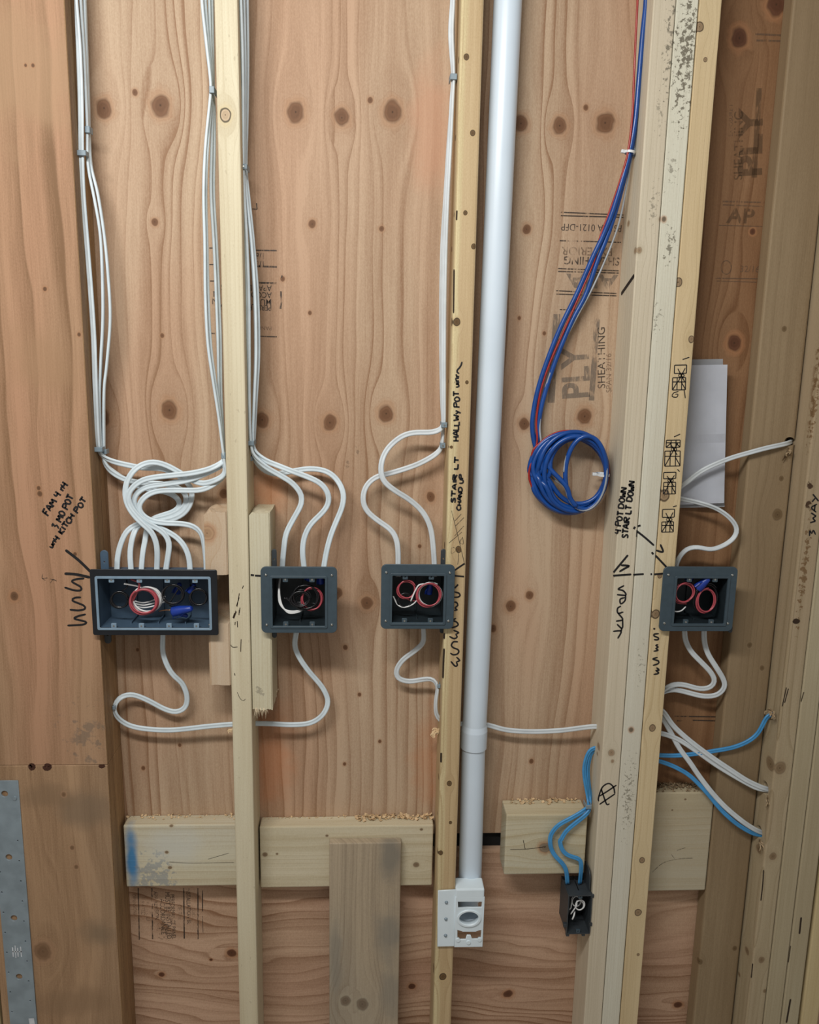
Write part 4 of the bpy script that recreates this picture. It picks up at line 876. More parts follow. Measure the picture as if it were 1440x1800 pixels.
wire('black wire along the left side of the small charcoal box', g5, [(.08, .44, .012), (.07, .65, .012), (.10, .85, .02)], M_WBLK, .0014)
coil('black wire coil deep in the small charcoal box', g5, .58, .58, .010, 2.5, M_WBLK, .03, tilt=.1)

# ------------------------------------------------------------------ conduit and low-voltage bracket
cond = thing('conduit_pipe', 'tall white plastic conduit pipe beside the tan written stud', 'pipe', P(829, 1560, .046))
pt, pm, pb = P(893, 0, .048), P(832.5, 1312, .048), P(826, 1563, .048)
ptt = pt + (pt - pm) * .35
R0 = .0243
bm = bmesh.new(); bm_cyl(bm, pm, ptt, R0, n=48, cap=False); bm_cyl(bm, pm, pm + (ptt - pm) * .001, R0 * .9, R0, n=48, cap=False); link('upper_pipe', mesh_bm('upper_pipe', bm), M_PVC, cond)
d_ = (ptt - pm).normalized(); L35 = 0.037
bm = bmesh.new(); bm_cyl(bm, pm - d_ * .001, pm + d_ * L35, R0 * 1.10, n=48, cap=False); bm_cyl(bm, pm + d_ * L35, pm + d_ * (L35 + .012), R0 * 1.10, R0 * 1.001, n=48, cap=False); bm_cyl(bm, pm - d_ * .001, pm - d_ * .0012, R0 * 1.10, R0 * .95, n=48, cap=False); link('bell_socket', mesh_bm('bell_socket', bm), M_PVC, cond)
bm = bmesh.new(); bm_cyl(bm, pb - d_ * .02, pm + d_ * .004, R0 * .985, n=48, cap=False); link('lower_pipe', mesh_bm('lower_pipe', bm), M_PVC, cond)
strokes(cond, [[(908, 0), (908, 8)], [(907.8, 12), (907.7, 20)], [(907.5, 24), (907.3, 33)], [(907.2, 36), (907, 44)]], .028, .0008, INK, name='pipe_print')
strokes(cond, [[(843, 1318), (842.5, 1336)], [(842.4, 1340), (842, 1364)], [(841, 1378), (840, 1400)]], .0305, .0007, THIN, name='pipe_print')

YBK = -0.006
O7 = (740, 1480); Q = lambda x, y: P(O7[0] + x / 7.2, O7[1] + y / 7.2, YBK)
brk = thing('mounting_bracket', 'white plastic mounting bracket at the foot of the conduit pipe', 'bracket', Q(430, 1320))
def pq(pts): return [(Q(*p).x, Q(*p).z) for p in pts]
c3 = [Q(323, 765), Q(317, 975), Q(312, 1183)]
link('side_plate', shape2d('side_plate', [pq([(222, 625), (440, 612), (425, 1318), (212, 1322)])], .0035, .0008, YBK), M_PVC2, brk)
cc = Q(605, 950); RX = abs(Q(738, 950).x - cc.x)
fr = shape2d('face_frame', [pq([(440, 690), (800, 690), (775, 1312), (425, 1316)]), pq([(463, 742), (775, 742), (772, 822), (465, 828)]), pq([(457, 1097), (500, 1110), (530, 1122), (690, 1122), (730, 1105), (766, 1100), (762, 1222), (640, 1222), (625, 1175), (585, 1175), (570, 1228), (455, 1228)]), circ(cc.x, cc.z, RX * .94, 40, RX * .74)], .004, .0008, YBK - .003)
link('face_frame', fr, M_PVC2, brk)
bm = bmesh.new(); a_ = Q(440, 590); b_ = Q(800, 700)
bm_box(bm, (a_.x, YBK - .003, b_.z), (b_.x, .030, a_.z), .003); link('hub', mesh_bm('hub', bm), M_PVC2, brk)
bm = bmesh.new()
for i in range(40):
    pass
def ring_me(cx, cz, y0, y1, r0, r1, kz=.74, n=40):
    bm = bmesh.new(); V = []
    for yy, rr in ((y0, r0), (y0, r1), (y1, r1), (y1, r0)):
        V.append([bm.verts.new((cx + rr * math.cos(2 * math.pi * i / n), yy, cz + rr * kz * math.sin(2 * math.pi * i / n))) for i in range(n)])
    for k in range(4):
        for i in range(n):
            f = bm.faces.new((V[k][i], V[k][(i + 1) % n], V[(k + 1) % 4][(i + 1) % n], V[(k + 1) % 4][i])); f.smooth = k in (1, 3)
    bmesh.ops.recalc_face_normals(bm, faces=bm.faces)
    return mesh_bm('collar', bm)
link('collar', ring_me(cc.x, cc.z, YBK - .006, YBK + .010, RX * .94, RX * 1.12, .78), M_PVC2, brk)
# elbow from the collar back and up into the pipe
el = []
for i in range(13):
    a = math.pi / 2 * i / 12
    el.append((cc.x, YBK + .006 + .045 * math.sin(a), cc.z + .045 * (1 - math.cos(a)), 0))
bm = bmesh.new(); prev = None; n = 32
for i, q in enumerate(el):
    a = math.pi / 2 * i / 12; nrm = Vector((0, math.cos(a), math.sin(a))); ux = Vector((1, 0, 0)); uz = nrm.cross(ux)
    kk = .76 + .24 * i / 12
    ring = [bm.verts.new(Vector(q[:3]) + ux * R0 * .95 * math.cos(2 * math.pi * j / n) + uz * R0 * .92 * kk * math.sin(2 * math.pi * j / n)) for j in range(n)]
    if prev:
        for j in range(n):
            f = bm.faces.new((prev[j], prev[(j + 1) % n], ring[(j + 1) % n], ring[j])); f.smooth = True
    prev = ring
bmesh.ops.recalc_face_normals(bm, faces=bm.faces)
link('elbow', mesh_bm('elbow', bm), M_PVC, brk)
for q in c3:
    bm = bmesh.new(); bm_cyl(bm, (q.x, YBK - .0022, q.z), (q.x, YBK, q.z), .0026, .0036, 16); bm_cyl(bm, (q.x, YBK - .003, q.z), (q.x, YBK - .0022, q.z), .0012, .0026, 16)
    link('screw', mesh_bm('screw', bm), M_GALV, brk)
for q in (Q(468, 1225), Q(740, 1220), Q(600, 1255)):
    bm = bmesh.new(); bm_cyl(bm, (q.x, YBK - .005, q.z), (q.x, YBK, q.z), .0042, n=14); link('screw_boss', mesh_bm('screw_boss', bm), M_PVC2, brk)

# ------------------------------------------------------------------ steel strap
st = thing('steel_strap', 'perforated galvanised steel strap at the lower left', 'strap', P(41, 1800, -.003))
yst = -.0035
sx0, sx1 = P(18, 1800, yst).x, P(65, 1800, yst).x; sz1 = P(16, 1373, yst).z
lps = [[(sx0, .05), (sx1, .05), (sx1, sz1), (sx0, sz1)]]
for a, c in ((8, 1395.5), (15.5, 1507), (24.5, 1614), (33.5, 1717), (42, 1822), (50, 1925)):
    q = P(a, c, yst); lps.append(circ(q.x, q.z, .0068, 18))
for k in range(12):
    q = P(31 + 2.75 * k, 1478 + 35.6 * k - k * k * .05, yst); lps.append(circ(q.x, q.z, .0020, 8))
    q = P(-3 + 3.0 * k, 1497 + 36 * k - k * k * .1, yst)
    if q.x > sx0 + .003: lps.append(circ(q.x, q.z, .0020, 8))
link('plate', shape2d('plate', lps, .0032, .0003, yst), M_GALV, st)
q = P(26, 1403, yst); bm = bmesh.new(); bm_cyl(bm, (q.x, yst - .0015, q.z), (q.x, yst + .001, q.z), .0042, n=6); link('nail', mesh_bm('nail', bm), M_GALV, st)
W_INK = plain('white_print', (0.62, 0.66, 0.70), 0.6)
bars(st, [(22, 1665, 23.5, 1682, 2.2), (26.5, 1662, 28, 1684, 2), (31, 1666, 32, 1682, 2.2), (36, 1664, 38, 1682, 2.2), (22, 1673, 38, 1673, 2)], yst - .0004, W_INK, 'strap_print')
bars(st, [(55, 1790, 57.5, 1806, 10)], yst - .0004, W_INK, 'strap_sticker')

# ------------------------------------------------------------------ cables
G1 = 'white cables stapled to the laminated post'
Z6 = lambda pts: [(180 + q[0] / 6.26, 780 + q[1] / 6.26) + tuple(q[2:]) for q in pts]
cable('electric_cable', 'white cable from the laminated post entering the black box furthest left',
      [(133, -60, .03, 60), (134, 0, .03, 60), (139, 90, .03, 20), (142, 180, .03, 15), (143, 268, .03, 20), (146, 340, .03, 35), (153, 430, .03, 30), (160, 520, .03, 25), (165, 600, .03, 25), (168, 690, .03, 25), (173, 785, .035, 40)]
      + Z6([(0, 130, .04, 50), (100, 190, .045, 20), (300, 240, .05, 0), (450, 265, .055), (650, 272, .055), (800, 330, .06), (930, 420, .064), (985, 520, .066), (985, 610, .066), (940, 720, .066), (850, 800, .066), (700, 850, .066), (560, 868, .066), (400, 880, .062), (280, 950, .055), (210, 1080, .05), (170, 1230, .045), (160, 1377, .04), (158, 1440, .04)]), M_CABLE, G1)
cable('electric_cable', 'white cable from the laminated post entering the black box second from left',
      [(141, -60, .042, 80), (142, 0, .042, 80), (148, 90, .045, 85), (152, 180, .045, 85), (154, 225, .045, 85), (155, 290, .042, 80), (166, 350, .04, 75), (176, 410, .04, 75), (180, 480, .04, 80), (181, 560, .04, 80), (177, 640, .04, 80), (175, 700, .04, 80), (178, 785, .045, 80)]
      + Z6([(40, 240, .05, 40), (130, 330, .055, 10), (270, 400, .058, 0), (450, 432, .062), (650, 440, .064), (800, 470, .066), (900, 530, .068), (930, 610, .068), (890, 710, .068), (780, 780, .068), (600, 830, .068), (440, 870, .066), (360, 950, .058), (320, 1080, .05), (305, 1220, .045), (315, 1377, .04), (318, 1440, .04)]), M_CABLE, G1)
cable('electric_cable', 'white cable from the laminated post in the innermost loop above the black box',
      [(148, -60, .055, 85), (149, 0, .055, 85), (152, 90, .055, 85), (155, 180, .055, 88), (156, 225, .055, 88), (160, 290, .05, 80), (172, 340, .045, 80), (183, 410, .045, 80), (190, 480, .045, 80), (194, 560, .045, 80), (188, 640, .045, 80), (183, 690, .045, 80), (183, 785, .05, 80)]
      + Z6([(30, 215, .056, 40), (120, 310, .06, 15), (300, 425, .064, 0), (500, 500, .068), (700, 530, .07), (820, 590, .072), (862, 670, .072), (800, 742, .072), (650, 792, .072), (540, 835, .07), (490, 930, .064), (475, 1040, .056), (445, 1200, .048, 15), (430, 1377, .042), (430, 1440, .042)]), M_CABLE, G1)
G2 = 'white cables on the left side of the pale stud'
cable('electric_cable', 'white cable from the pale stud in the high arc above the black box',
      [(354, -60, .02, 80), (355, 0, .02, 80), (362, 70, .025, 75), (369, 130, .03, 80), (371, 158, .03, 85), (368, 190, .03, 80), (361, 260, .025, 75), (358, 340, .02, 75), (360, 430, .02, 75), (361, 520, .02, 75), (365, 600, .02, 75), (373, 660, .025, 75), (384, 730, .03, 80), (392, 790, .032, 85), (394, 815, .034, 60)]
      + Z6([(1345, 340, .036, 30), (1180, 425, .04, 0), (1040, 425, .043), (850, 315, .046), (700, 235, .044), (560, 200, .04), (430, 232, .036), (330, 310, .032), (265, 430, .03), (250, 560, .03), (280, 680, .03), (350, 790, .03), (450, 890, .03), (540, 970, .032), (590, 1080, .034), (605, 1200, .036), (600, 1377, .04), (600, 1440, .04)]), M_CABLE, G2)
cable('electric_cable', 'white cable from the pale stud entering the black box fifth from left',
      [(360, -60, .03, 85), (361, 0, .03, 85), (366, 70, .035, 80), (371, 130, .04, 85), (372, 158, .04, 85), (371, 190, .04, 80), (365, 260, .03, 75), (362, 340, .03, 75), (364, 430, .03, 75), (366, 520, .03, 75), (370, 600, .03, 75), (377, 660, .033, 75), (387, 730, .038, 80), (393, 792, .04, 85)]
      + Z6([(1340, 185, .038, 35), (1200, 270, .034, 0), (1000, 322, .03), (800, 345, .028), (560, 372, .028), (420, 412, .028), (315, 500, .028), (282, 600, .029), (330, 720, .03), (420, 820, .032), (520, 890, .036), (640, 950, .04), (700, 1010, .04), (738, 1090, .04), (725, 1220, .04), (700, 1377, .04), (697, 1440, .04)]), M_CABLE, G2)
cable('electric_cable', 'white cable from the pale stud entering the black box second from right',
      [(367, -60, .04, 85), (368, 0, .04, 85), (370, 70, .045, 85), (373, 130, .05, 85), (373, 158, .05, 88), (374, 200, .05, 85), (372, 260, .045, 82), (371, 340, .045, 80), (376, 430, .045, 80), (380, 520, .045, 80), (383, 600, .045, 80), (385, 690, .047, 82), (391, 770, .05, 85), (394, 800, .05, 80)]
      + Z6([(1345, 215, .048, 40), (1150, 322, .042, 0), (950, 400, .038), (700, 442, .036), (500, 472, .035), (392, 530, .035), (342, 620, .036), (362, 720, .038), (440, 830, .042), (560, 890, .046), (680, 950, .048), (800, 1015, .048), (900, 1120, .046), (950, 1240, .044), (965, 1377, .042), (966, 1440, .042)]), M_CABLE, G2)
cable('electric_cable', 'white cable from the pale stud entering the black box furthest right',
      [(373, -60, .05, 88), (373, 0, .05, 88), (374, 70, .055, 88), (375, 158, .06, 88), (377, 200, .06, 86), (377, 260, .055, 84), (376, 340, .055, 82), (381, 430, .055, 82), (385, 520, .055, 82), (388, 600, .055, 82), (389, 690, .055, 84), (393, 770, .058, 86), (395, 815, .058, 80), (395.5, 830, .056, 50)]
      + Z6([(1345, 345, .05, 20), (1230, 445, .044, 0), (1080, 510, .04), (800, 512, .038), (600, 522, .038), (470, 582, .038), (400, 680, .039), (420, 762, .04), (520, 840, .042), (680, 872, .043), (860, 880, .044), (1000, 905, .044, 10), (1080, 970, .044, 30), (1110, 1080, .044, 50), (1125, 1250, .044, 70), (1130, 1377, .044, 75), (1131, 1440, .044, 75)]), M_CABLE, G2)
G3 = 'white cables on the right side of the pale stud'
cable('electric_cable', 'white cable entering the grey box by the offcut at its left',
      [(422, -60, .02, 70), (423, 0, .02, 70), (426, 100, .025, 70), (427, 200, .028, 70), (427, 292, .03, 70), (429, 350, .03, 60), (433, 430, .028, 50), (436, 520, .028, 45), (437, 620, .028, 50), (438, 700, .03, 70), (441, 778, .033, 80), (446, 800, .034, 60), (466, 820, .038, 15), (490, 834, .042, 0), (515, 850, .046), (530, 870, .048), (530, 886, .048), (515, 914, .046), (503, 938, .042), (499, 965, .04), (496, 1000, .04), (495, 1015, .04)], M_CABLE, G3)
cable('electric_cable', 'white cable entering the top middle of the grey box by the offcut',
      [(428, -60, .035, 80), (429, 0, .035, 80), (431, 100, .04, 80), (431, 200, .045, 80), (430, 292, .045, 80), (434, 350, .04, 75), (442, 430, .035, 70), (448, 520, .035, 70), (450, 620, .035, 70), (447, 700, .036, 75), (445, 778, .04, 80), (452, 797, .04, 60), (468, 810, .038, 20), (485, 817, .036, 0), (510, 827, .034), (540, 838, .034), (564, 850, .036), (577, 868, .038), (577, 886, .04), (567, 901, .04), (546, 922, .04), (535, 945, .04), (532, 970, .04), (535, 1000, .04), (536, 1015, .04)], M_CABLE, G3)
cable('electric_cable', 'white cable in the widest bend, entering the grey box by the offcut',
      [(434, -60, .05, 85), (435, 0, .05, 85), (436, 100, .055, 85), (435, 200, .058, 85), (433, 292, .06, 85), (438, 350, .05, 80), (446, 430, .045, 75), (453, 520, .045, 75), (455, 620, .045, 75), (451, 700, .046, 80), (447, 778, .055, 85), (445, 800, .06, 70), (456, 820, .062, 30), (480, 833, .064, 0), (510, 829, .066), (545, 824, .064), (575, 829, .06), (594, 845, .056), (604, 868, .05), (602, 890, .048), (592, 915, .046), (582, 940, .044), (574, 970, .042), (569, 1000, .04), (568, 1015, .04)], M_CABLE, G3)
Z5 = lambda pts: [(480 + q[0] / 3, 600 + q[1] / 3) + tuple(q[2:]) for q in pts]
G4 = 'white cables on the left side of the tan written stud'
cable('electric_cable', 'white cable entering the top right of the box on the written stud',
      [(796, -60, .03, 55), (796, 0, .03, 50), (793, 60, .03, 30), (797, 133, .035, 70), (795, 170, .035, 60), (791, 250, .03, 50), (786, 350, .03, 50), (783, 430, .03, 50), (781, 520, .03, 50), (780, 620, .03, 45), (780, 700, .032, 45), (780, 745, .034, 60)]
      + Z5([(885, 465, .036, 30), (840, 480, .04, 0), (740, 482, .046), (670, 507, .046), (600, 572, .04), (570, 650, .032), (580, 730, .03), (640, 785, .034), (720, 835, .04), (790, 900, .044), (830, 980, .044), (845, 1080, .042), (852, 1190, .04), (853, 1240, .04)]), M_CABLEG, G4)
cable('electric_cable', 'white cable entering the top left of the box on the written stud',
      [(797, -60, .05, 80), (797, 0, .05, 80), (796, 60, .05, 75), (798, 133, .055, 85), (795, 170, .055, 80), (789, 250, .05, 70), (783, 350, .045, 65), (778, 430, .045, 65), (776, 520, .045, 65), (776, 620, .045, 65), (777, 700, .048, 70), (779, 745, .05, 75), (777, 782, .05, 75)]
      + Z5([(880, 575, .052, 40), (850, 602, .054, 10), (760, 650, .056, 0), (640, 690, .056), (540, 718, .054), (487, 772, .05), (475, 845, .048), (500, 900, .048), (560, 950, .048), (620, 992, .046), (650, 1040, .044), (660, 1110, .042), (660, 1190, .04), (660, 1240, .04)]), M_CABLEG, G4)
Z7 = lambda pts: [(q[0] / 3, 1200 + q[1] / 3) + tuple(q[2:]) for q in pts]
cable('electric_cable', 'long white cable looping from under the black box to the grey box beside it',
      [(287, 1105, .04, 20), (286, 1130, .042, 20), (287, 1150, .045, 10), (297, 1176, .05, 0), (310, 1192, .055)]
      + Z7([(960, 0, .06), (987, 70, .064), (978, 130, .066), (930, 155, .066), (870, 140, .066), (770, 88, .066), (690, 62, .064), (630, 80, .058, 20), (602, 122, .05, 50), (612, 172, .05, 20), (660, 215, .055, 0), (740, 240, .058), (900, 250, .058), (1100, 230, .054), (1220, 220, .05), (1345, 215, .05), (1440, 217, .052), (1540, 222, .054), (1640, 212, .058), (1706, 166, .06), (1731, 100, .062), (1710, 40, .062), (1680, -2, .06)])
      + [(543, 1180, .056), (527, 1157, .05), (518, 1135, .045), (521, 1112, .04), (523, 1098, .04)], M_CABLE, 'white cables below the boxes')
cable('electric_cable', 'long white cable passing behind the pipe into the triple stud',
      [(744, 1095, .04, 30), (745, 1115, .042, 30), (744, 1130, .045, 20), (728, 1145, .05, 0), (708, 1160, .055), (697, 1178, .058), (700, 1192, .06), (720, 1198, .06), (745, 1194, .056, 10), (762, 1194, .05, 30), (770, 1206, .046, 70), (767, 1225, .044, 70), (766, 1245, .044, 60), (770, 1262, .046, 30), (790, 1272, .05, 0), (830, 1272, .056), (856, 1274, .058), (890, 1283, .06), (935, 1286, .06), (985, 1284, .056), (1025, 1279, .052), (1050, 1277, .05), (1100, 1280, .05), (1150, 1287, .05), (1170, 1291, .05), (1195, 1301, .046), (1223, 1319, .044), (1260, 1345, .04), (1298, 1368, .034), (1330, 1385, .03), (1346, 1388, .03), (1360, 1390, .03), (1375, 1391, .03)], M_CABLEG, 'white cables below the boxes')
# right bay
G5 = 'white cables in the right bay'
Z4 = lambda pts: [(1140 + q[0] / 4.8, 1200 + q[1] / 4.8) + tuple(q[2:]) for q in pts]
cable('electric_cable', 'white cable curling past the paper into the top of the right box',
      [(1392, 776, .066, 0), (1388, 778, .054, 0), (1378, 781, .045, 0), (1350, 787, .040), (1320, 795, .040), (1280, 807, .042), (1235, 827, .048), (1205, 850, .056, 30), (1186, 862, .06, 60), (1180, 870, .056, 60), (1194, 876, .05, 20), (1230, 884, .044, 30), (1262, 895, .04, 40), (1286, 913, .036, 40), (1296, 930, .034, 40), (1290, 946, .034, 40), (1272, 959, .034, 40), (1250, 966, .036, 40), (1228, 962, .038, 40), (1212, 963, .04, 40), (1198, 974, .04, 40), (1189, 992, .04, 50), (1187, 1015, .04, 60)], M_CABLEG, G5, hw=.0047)
cable('electric_cable', 'left white cable under the right box, curling back to the triple stud',
      [(1203, 1100, .04, 30), (1205, 1125, .04, 20), (1215, 1145, .04, 10), (1232, 1163, .04, 0), (1250, 1182, .042), (1257, 1197, .044), (1250, 1208, .046), (1230, 1211, .05), (1205, 1204, .054), (1186, 1203, .056, 20), (1170, 1210, .055, 60), (1158, 1222, .05, 80), (1154, 1235, .05, 80), (1157, 1243, .05, 70)]
      + Z4([(125, 240, .05, 30), (200, 352, .046, 0), (290, 440, .044), (400, 530, .042), (550, 640, .038), (700, 740, .034), (830, 825, .03), (960, 885, .028), (1010, 900, .028), (1070, 910, .028)]), M_CABLEG, G5)
cable('electric_cable', 'outer white cable under the right box, running on to the lowest hole',
      [(1238, 1100, .04, 30), (1238, 1125, .04, 20), (1244, 1148, .04, 10), (1260, 1174, .04, 0), (1272, 1194, .042), (1274, 1208, .044), (1262, 1221, .046), (1238, 1224, .05), (1208, 1217, .056), (1185, 1212, .06, 20), (1166, 1216, .062, 60), (1154, 1228, .06, 80), (1151, 1245, .06, 80), (1155, 1256, .06, 60)]
      + Z4([(120, 300, .056, 20), (200, 440, .05, 0), (260, 552, .046), (350, 672, .042), (430, 790, .038), (530, 920, .034), (650, 1050, .03), (800, 1175, .028), (910, 1245, .03), (960, 1265, .032), (1010, 1275, .032)]), M_CABLEG, G5)
G6 = 'light blue cables of the small charcoal box'
Z8 = lambda pts: [(920 + q[0] / 7.2, 1280 + q[1] / 7.2) + tuple(q[2:]) for q in pts]
Z9 = lambda pts: [(920 + q[0] / 7.2, 1450 + q[1] / 7.2) + tuple(q[2:]) for q in pts]
cable('electric_cable', 'light blue cable in the outer bend above the charcoal box',
      Z9([(560, 740, .030, 0), (556, 690, .026), (540, 560, .020), (480, 470, .018), (400, 390, .018), (345, 280, .018), (340, 150, .018)]) + Z8([(372, 1310, .018), (450, 1222, .018), (600, 1142, .018), (740, 1062, .020), (812, 1000, .026, 40), (825, 960, .034, 60), (812, 830, .045, 40), (786, 680, .046, 20), (770, 520, .048, 20), (800, 370, .05, 20), (862, 262, .05, 10)])
      + [(1060, 1314, .05, 0), (1100, 1318, .05), (1140, 1325, .05)] + Z4([(95, 612, .05), (230, 615, .046), (400, 600, .044), (560, 575, .042), (720, 545, .04), (850, 490, .038), (930, 420, .037), (985, 315, .036), (1010, 280, .036), (1060, 262, .036)]), M_BLUEC, G6, hw=.0046, ht=.0024)
cable('electric_cable', 'light blue cable in the inner bend above the charcoal box',
      Z9([(716, 740, .030, 20), (722, 680, .026, 20), (735, 520, .020, 10), (715, 432, .018, 0), (640, 410, .018), (540, 378, .018), (482, 300, .018), (462, 190, .018)]) + Z8([(475, 1430, .018), (512, 1340, .018), (600, 1250, .018), (740, 1140, .019), (832, 1055, .022, 20), (850, 985, .030, 60), (850, 860, .048, 50), (830, 700, .05, 40), (818, 520, .052, 40), (842, 380, .054, 30), (884, 280, .054, 20)])
      + [(1062, 1317, .054, 0), (1100, 1325, .054), (1140, 1333, .054)] + Z4([(92, 662, .052), (200, 700, .048), (330, 770, .044), (430, 860, .04), (520, 960, .036), (620, 1080, .032), (750, 1195, .03), (890, 1275, .032), (950, 1285, .034), (1010, 1290, .034)]), M_BLUEC, G6, hw=.0046, ht=.0024)

# low-voltage cables: a drop along the triple stud and a coil
def lowvolt(label, drop, loops, mat, r, name='low_voltage_cable'):
    rows = []
    for q in drop: v = P(*q); rows.append((v.x, v.y, v.z, 0))
    for (cx, cy, rx, ry, ph, turns, y, rot) in loops:
        n = int(abs(turns) * 16)
        for i in range(1, n + 1):
            a = ph + math.copysign(2 * math.pi * i / 16, turns)
            ex, ey = rx * math.cos(a), ry * math.sin(a)
            v = P(cx + ex * math.cos(rot) - ey * math.sin(rot), cy + ex * math.sin(rot) + ey * math.cos(rot), y + .004 * math.sin(a * 1.3 + cx))
            rows.append((v.x, v.y, v.z, 0))
    o = link(name, sweep(name, smooth_path(catmull(rows, .005), 2), r, r, ROUND), mat)
    return tag(o, label, 'cable', 'low voltage cables of the blue coil')
PI = math.pi
lowvolt('dark blue cable on the outside of the hanging drop and coil',
        [(1136, -60, .04), (1136, 0, .04), (1130, 60, .04), (1124, 130, .04), (1117, 210, .04), (1107, 267, .04), (1096, 310, .042), (1078, 370, .048), (1060, 415, .055), (1042, 453, .06), (1015, 515, .066), (985, 577, .07), (960, 640, .072), (944, 692, .072), (936, 740, .07), (938, 772, .068), (944, 800, .066)],
        [(1000, 830, 66, 68, PI * 1.05, -1, .062, 0), (1002, 831, 65, 70, PI, -1, .056, .06), (1006, 829, 60, 66, PI, -1, .05, -.1), (1010, 830, 56, 62, PI, -1, .046, .12), (1003, 828, 64, 66, PI, -1, .06, .1), (1000, 834, 66, 66, PI, -1, .066, -.1), (1014, 828, 52, 66, PI, -1, .05, .2), (1030, 831, 36, 65, PI, -1.2, .034, .05)], M_NAVY, .0046)
lowvolt('dark blue cable on the inside of the hanging drop and coil',
        [(1141, -60, .048), (1141, 0, .048), (1134, 60, .048), (1127, 130, .048), (1119, 210, .047), (1109, 267, .046), (1098, 312, .048), (1082, 372, .053), (1066, 420, .058), (1050, 460, .062), (1030, 518, .066), (1008, 560, .069), (983, 618, .071), (963, 675, .072), (950, 725, .07), (945, 775, .068), (948, 795, .066)],
        [(1004, 832, 62, 66, PI, -1, .064, .15), (999, 829, 68, 68, PI, -1, .058, -.05), (1008, 833, 58, 64, PI, -1, .052, .25), (1016, 828, 50, 58, PI, -1, .044, -.15), (1003, 831, 64, 69, PI, -1, .062, .05), (1007, 827, 60, 68, PI, -1, .048, .2), (1001, 832, 67, 70, PI, -1, .068, 0), (1012, 833, 55, 66, PI, -1.15, .042, .1)], M_NAVY, .0046)
lowvolt('thin red cable running beside the dark blue ones into the coil',
        [(1121, -60, .03), (1121, 0, .03), (1118, 60, .032), (1115, 130, .034), (1112, 200, .036), (1105, 262, .036), (1094, 306, .04), (1074, 366, .05), (1055, 417, .056), (1046, 455, .06), (1022, 512, .064), (990, 585, .068), (966, 640, .07), (950, 690, .07), (943, 740, .068), (944, 780, .062)],
        [(1000, 828, 70, 71, PI * 1.1, -1, .060, .05), (1006, 833, 60, 64, PI, -1, .072, -.2), (1003, 829, 68, 71, PI, -.75, .066, .1)], M_RED, .0020)
lowvolt('thin grey cable hanging with the dark blue ones',
        [(1146, -60, .055), (1145, 0, .055), (1139, 60, .055), (1133, 140, .054), (1126, 210, .052), (1112, 270, .05), (1103, 320, .052), (1089, 390, .058), (1068, 448, .062), (1040, 510, .065), (1015, 556, .068), (990, 605, .07), (968, 655, .07), (955, 700, .07), (949, 750, .066), (952, 790, .06)],
        [(1005, 832, 60, 66, PI, -1, .07, .15), (1018, 830, 48, 62, PI, -1, .060, -.2), (1029, 832, 38, 66, PI, -1, .033, .05)], M_CLEAR, .0019)
def tie(label, px, py, Y, w, h, d, ang, head=True, mat=None, cat='cable tie', name='cable_tie'):
    c = P(px, py, Y); bm = bmesh.new(); n = 20; t = .0011; V = []
    for zz in (-h / 2, h / 2):
        for k in (0, t):
            V.append([bm.verts.new(((w / 2 + k) * math.cos(2 * math.pi * i / n), (d / 2 + k) * math.sin(2 * math.pi * i / n), zz)) for i in range(n)])
    for a, b_ in ((0, 2), (3, 1), (1, 0), (2, 3)):
        for i in range(n): bm.faces.new((V[a][i], V[a][(i + 1) % n], V[b_][(i + 1) % n], V[b_][i]))
    if head: bm_box(bm, (-w / 2 - .007, -.003, -.003), (-w / 2 + .001, .003, .003), .001)
    bmesh.ops.recalc_face_normals(bm, faces=bm.faces)
    bmesh.ops.transform(bm, matrix=Matrix.Translation(c) @ Matrix.Rotation(ang, 4, 'Y'), verts=bm.verts)
    return tag(link(name, mesh_bm(name, bm), mat or M_TIE), label, cat)
tie('white cable tie holding the blue coil at its right side', 1059, 834, .05, .024, .0042, .036, 0.03)
tie('white cable tie with a round head on the hanging blue cables', 1107, 268, .043, .017, .0042, .02, .12)

# ------------------------------------------------------------------ staples
def staple(label, px, py, Y, w, h, mat=M_CLIP, d=.014, nail=True, group='cable staples'):
    """plastic strap staple: a bridge with two nails"""
    c = P(px, py, Y); W = w / 930; H = h / 930
    th = thing('cable_staple', label, 'staple', c, group)
    bm = bmesh.new()
    bm_box(bm, (c.x - W / 2, c.y - .0025, c.z - H / 2), (c.x + W / 2, c.y, c.z + H / 2), .0007, 1)
    bm_box(bm, (c.x - W / 2, c.y, c.z - H / 2), (c.x - W / 2 + .0016, c.y + d, c.z + H / 2), .0004, 1)
    bm_box(bm, (c.x + W / 2 - .0016, c.y, c.z - H / 2), (c.x + W / 2, c.y + d, c.z + H / 2), .0004, 1)
    link('bridge', mesh_bm('bridge', bm), mat, th)
    if nail:
        bm = bmesh.new(); bm_cyl(bm, (c.x, c.y - .0035, c.z), (c.x, c.y + .001, c.z), .0017, n=10); link('nail_head', mesh_bm('nail_head', bm), M_SCREW, th)
    return th
staple('grey staple across the flat cable high on the laminated post', 143, 269, .024, 15, 8, nail=False)
staple('small grey staple beside it on the upright cables of the laminated post', 154, 228, .038, 8, 10, nail=False)
staple('grey staple low on the laminated post where the cables turn', 172, 790, .028, 16, 8, nail=False)
staple('second small staple at the foot of the laminated post bundle', 184, 794, .04, 7, 8, nail=False)
staple('staple high on the left of the pale stud', 372.5, 158, .024, 8, 10, nail=False, d=.03)
staple('staple low on the left of the pale stud above the swirl', 393, 801, .03, 7, 10, nail=False, d=.03)
staple('staple high on the right of the pale stud', 428, 293, .024, 12, 8, d=.03)
staple('staple low on the right of the pale stud', 441, 779, .027, 11, 8, nail=False, d=.03)
staple('half hidden staple just below that one on the pale stud', 441, 806, .05, 6, 8, nail=True)
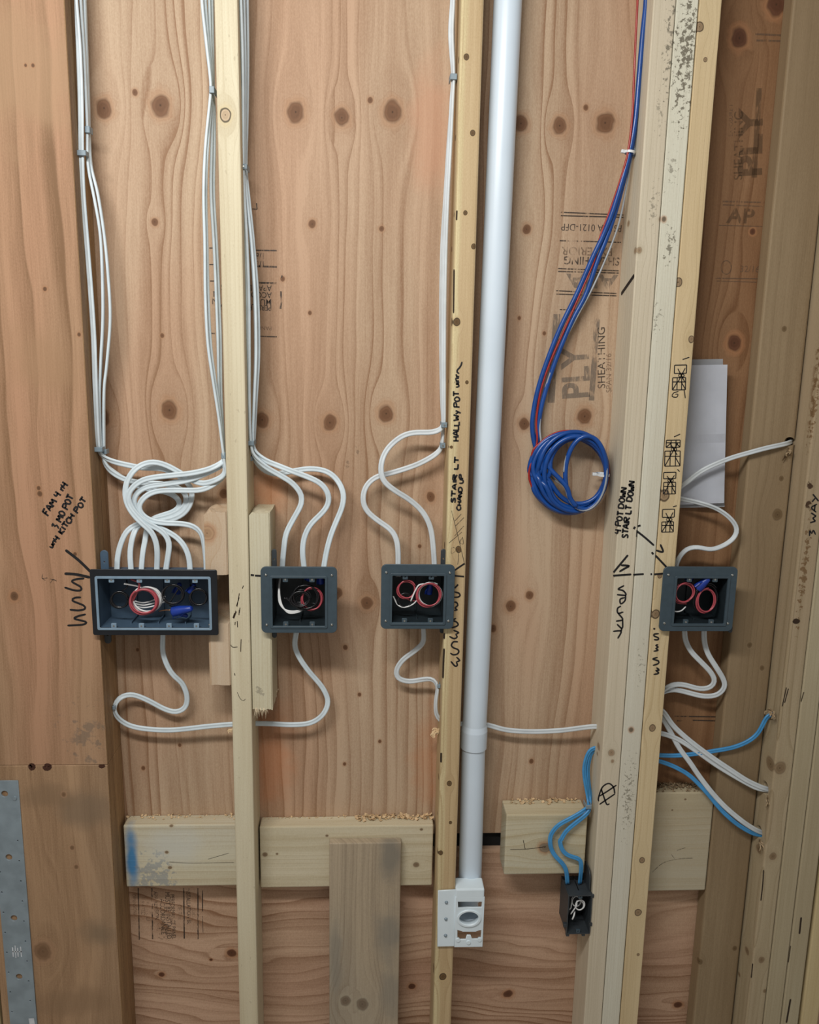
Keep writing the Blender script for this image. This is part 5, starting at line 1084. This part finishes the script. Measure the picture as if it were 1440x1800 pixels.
staple('staple high on the left of the tan written stud', 797.5, 135, .03, 11, 9, nail=False, d=.026)
staple('bright staple where the first cable leaves the tan written stud', 781, 747, .028, 10, 9, d=.026)
staple('bright staple where the second cable leaves the tan written stud', 778.5, 783, .044, 9, 9)
staple('dull staple under the box on the tan written stud', 771.5, 1206, .04, 6, 7, nail=False)
staple('staple gathering the light blue cables beside the triple stud', 1035, 1418, .022, 11, 8, nail=False, d=.02)
staple('tiny staple where the low cable bends at the laminated post', 200.5, 1244, .044, 5, 7, nail=False)
staple('metal clip behind the white cable tie at the top of the triple stud', 1116, 268, .05, 7, 14, M_GALV)

# ------------------------------------------------------------------ paper in a sleeve
def sheet(name, label, cs, Y, mat, bend, th=.0004, cat='paper'):
    bm = bmesh.new(); nx, nz = 10, 16; V = []
    for j in range(nz + 1):
        for i in range(nx + 1):
            a, b_ = i / nx, j / nz
            px = (cs[0][0] * (1 - a) + cs[1][0] * a) * (1 - b_) + (cs[3][0] * (1 - a) + cs[2][0] * a) * b_
            py = (cs[0][1] * (1 - a) + cs[1][1] * a) * (1 - b_) + (cs[3][1] * (1 - a) + cs[2][1] * a) * b_
            y = Y - bend * a * (1.6 - .6 * a) - .004 * abs(b_ - .53) - (.004 * a if b_ < .53 else .0)
            V.append(bm.verts.new(P(px, py, y)))
    for j in range(nz):
        for i in range(nx):
            f = bm.faces.new((V[j * (nx + 1) + i], V[j * (nx + 1) + i + 1], V[(j + 1) * (nx + 1) + i + 1], V[(j + 1) * (nx + 1) + i]))
    r = bmesh.ops.solidify(bm, geom=bm.faces[:], thickness=th)
    bmesh.ops.recalc_face_normals(bm, faces=bm.faces)
    return tag(link(name, mesh_bm(name, bm), mat), label, cat)
sheet('paper_sheet', 'white folded paper hanging beside the triple stud', [(1204, 642), (1279, 641), (1273, 884), (1180, 888)], .083, M_PAPER, .020)
sheet('plastic_sleeve', 'grey plastic sleeve edge showing behind the white paper', [(1206, 632), (1271, 631), (1274, 891), (1182, 893)], .0875, M_PLASTIC, .016, cat='sleeve')
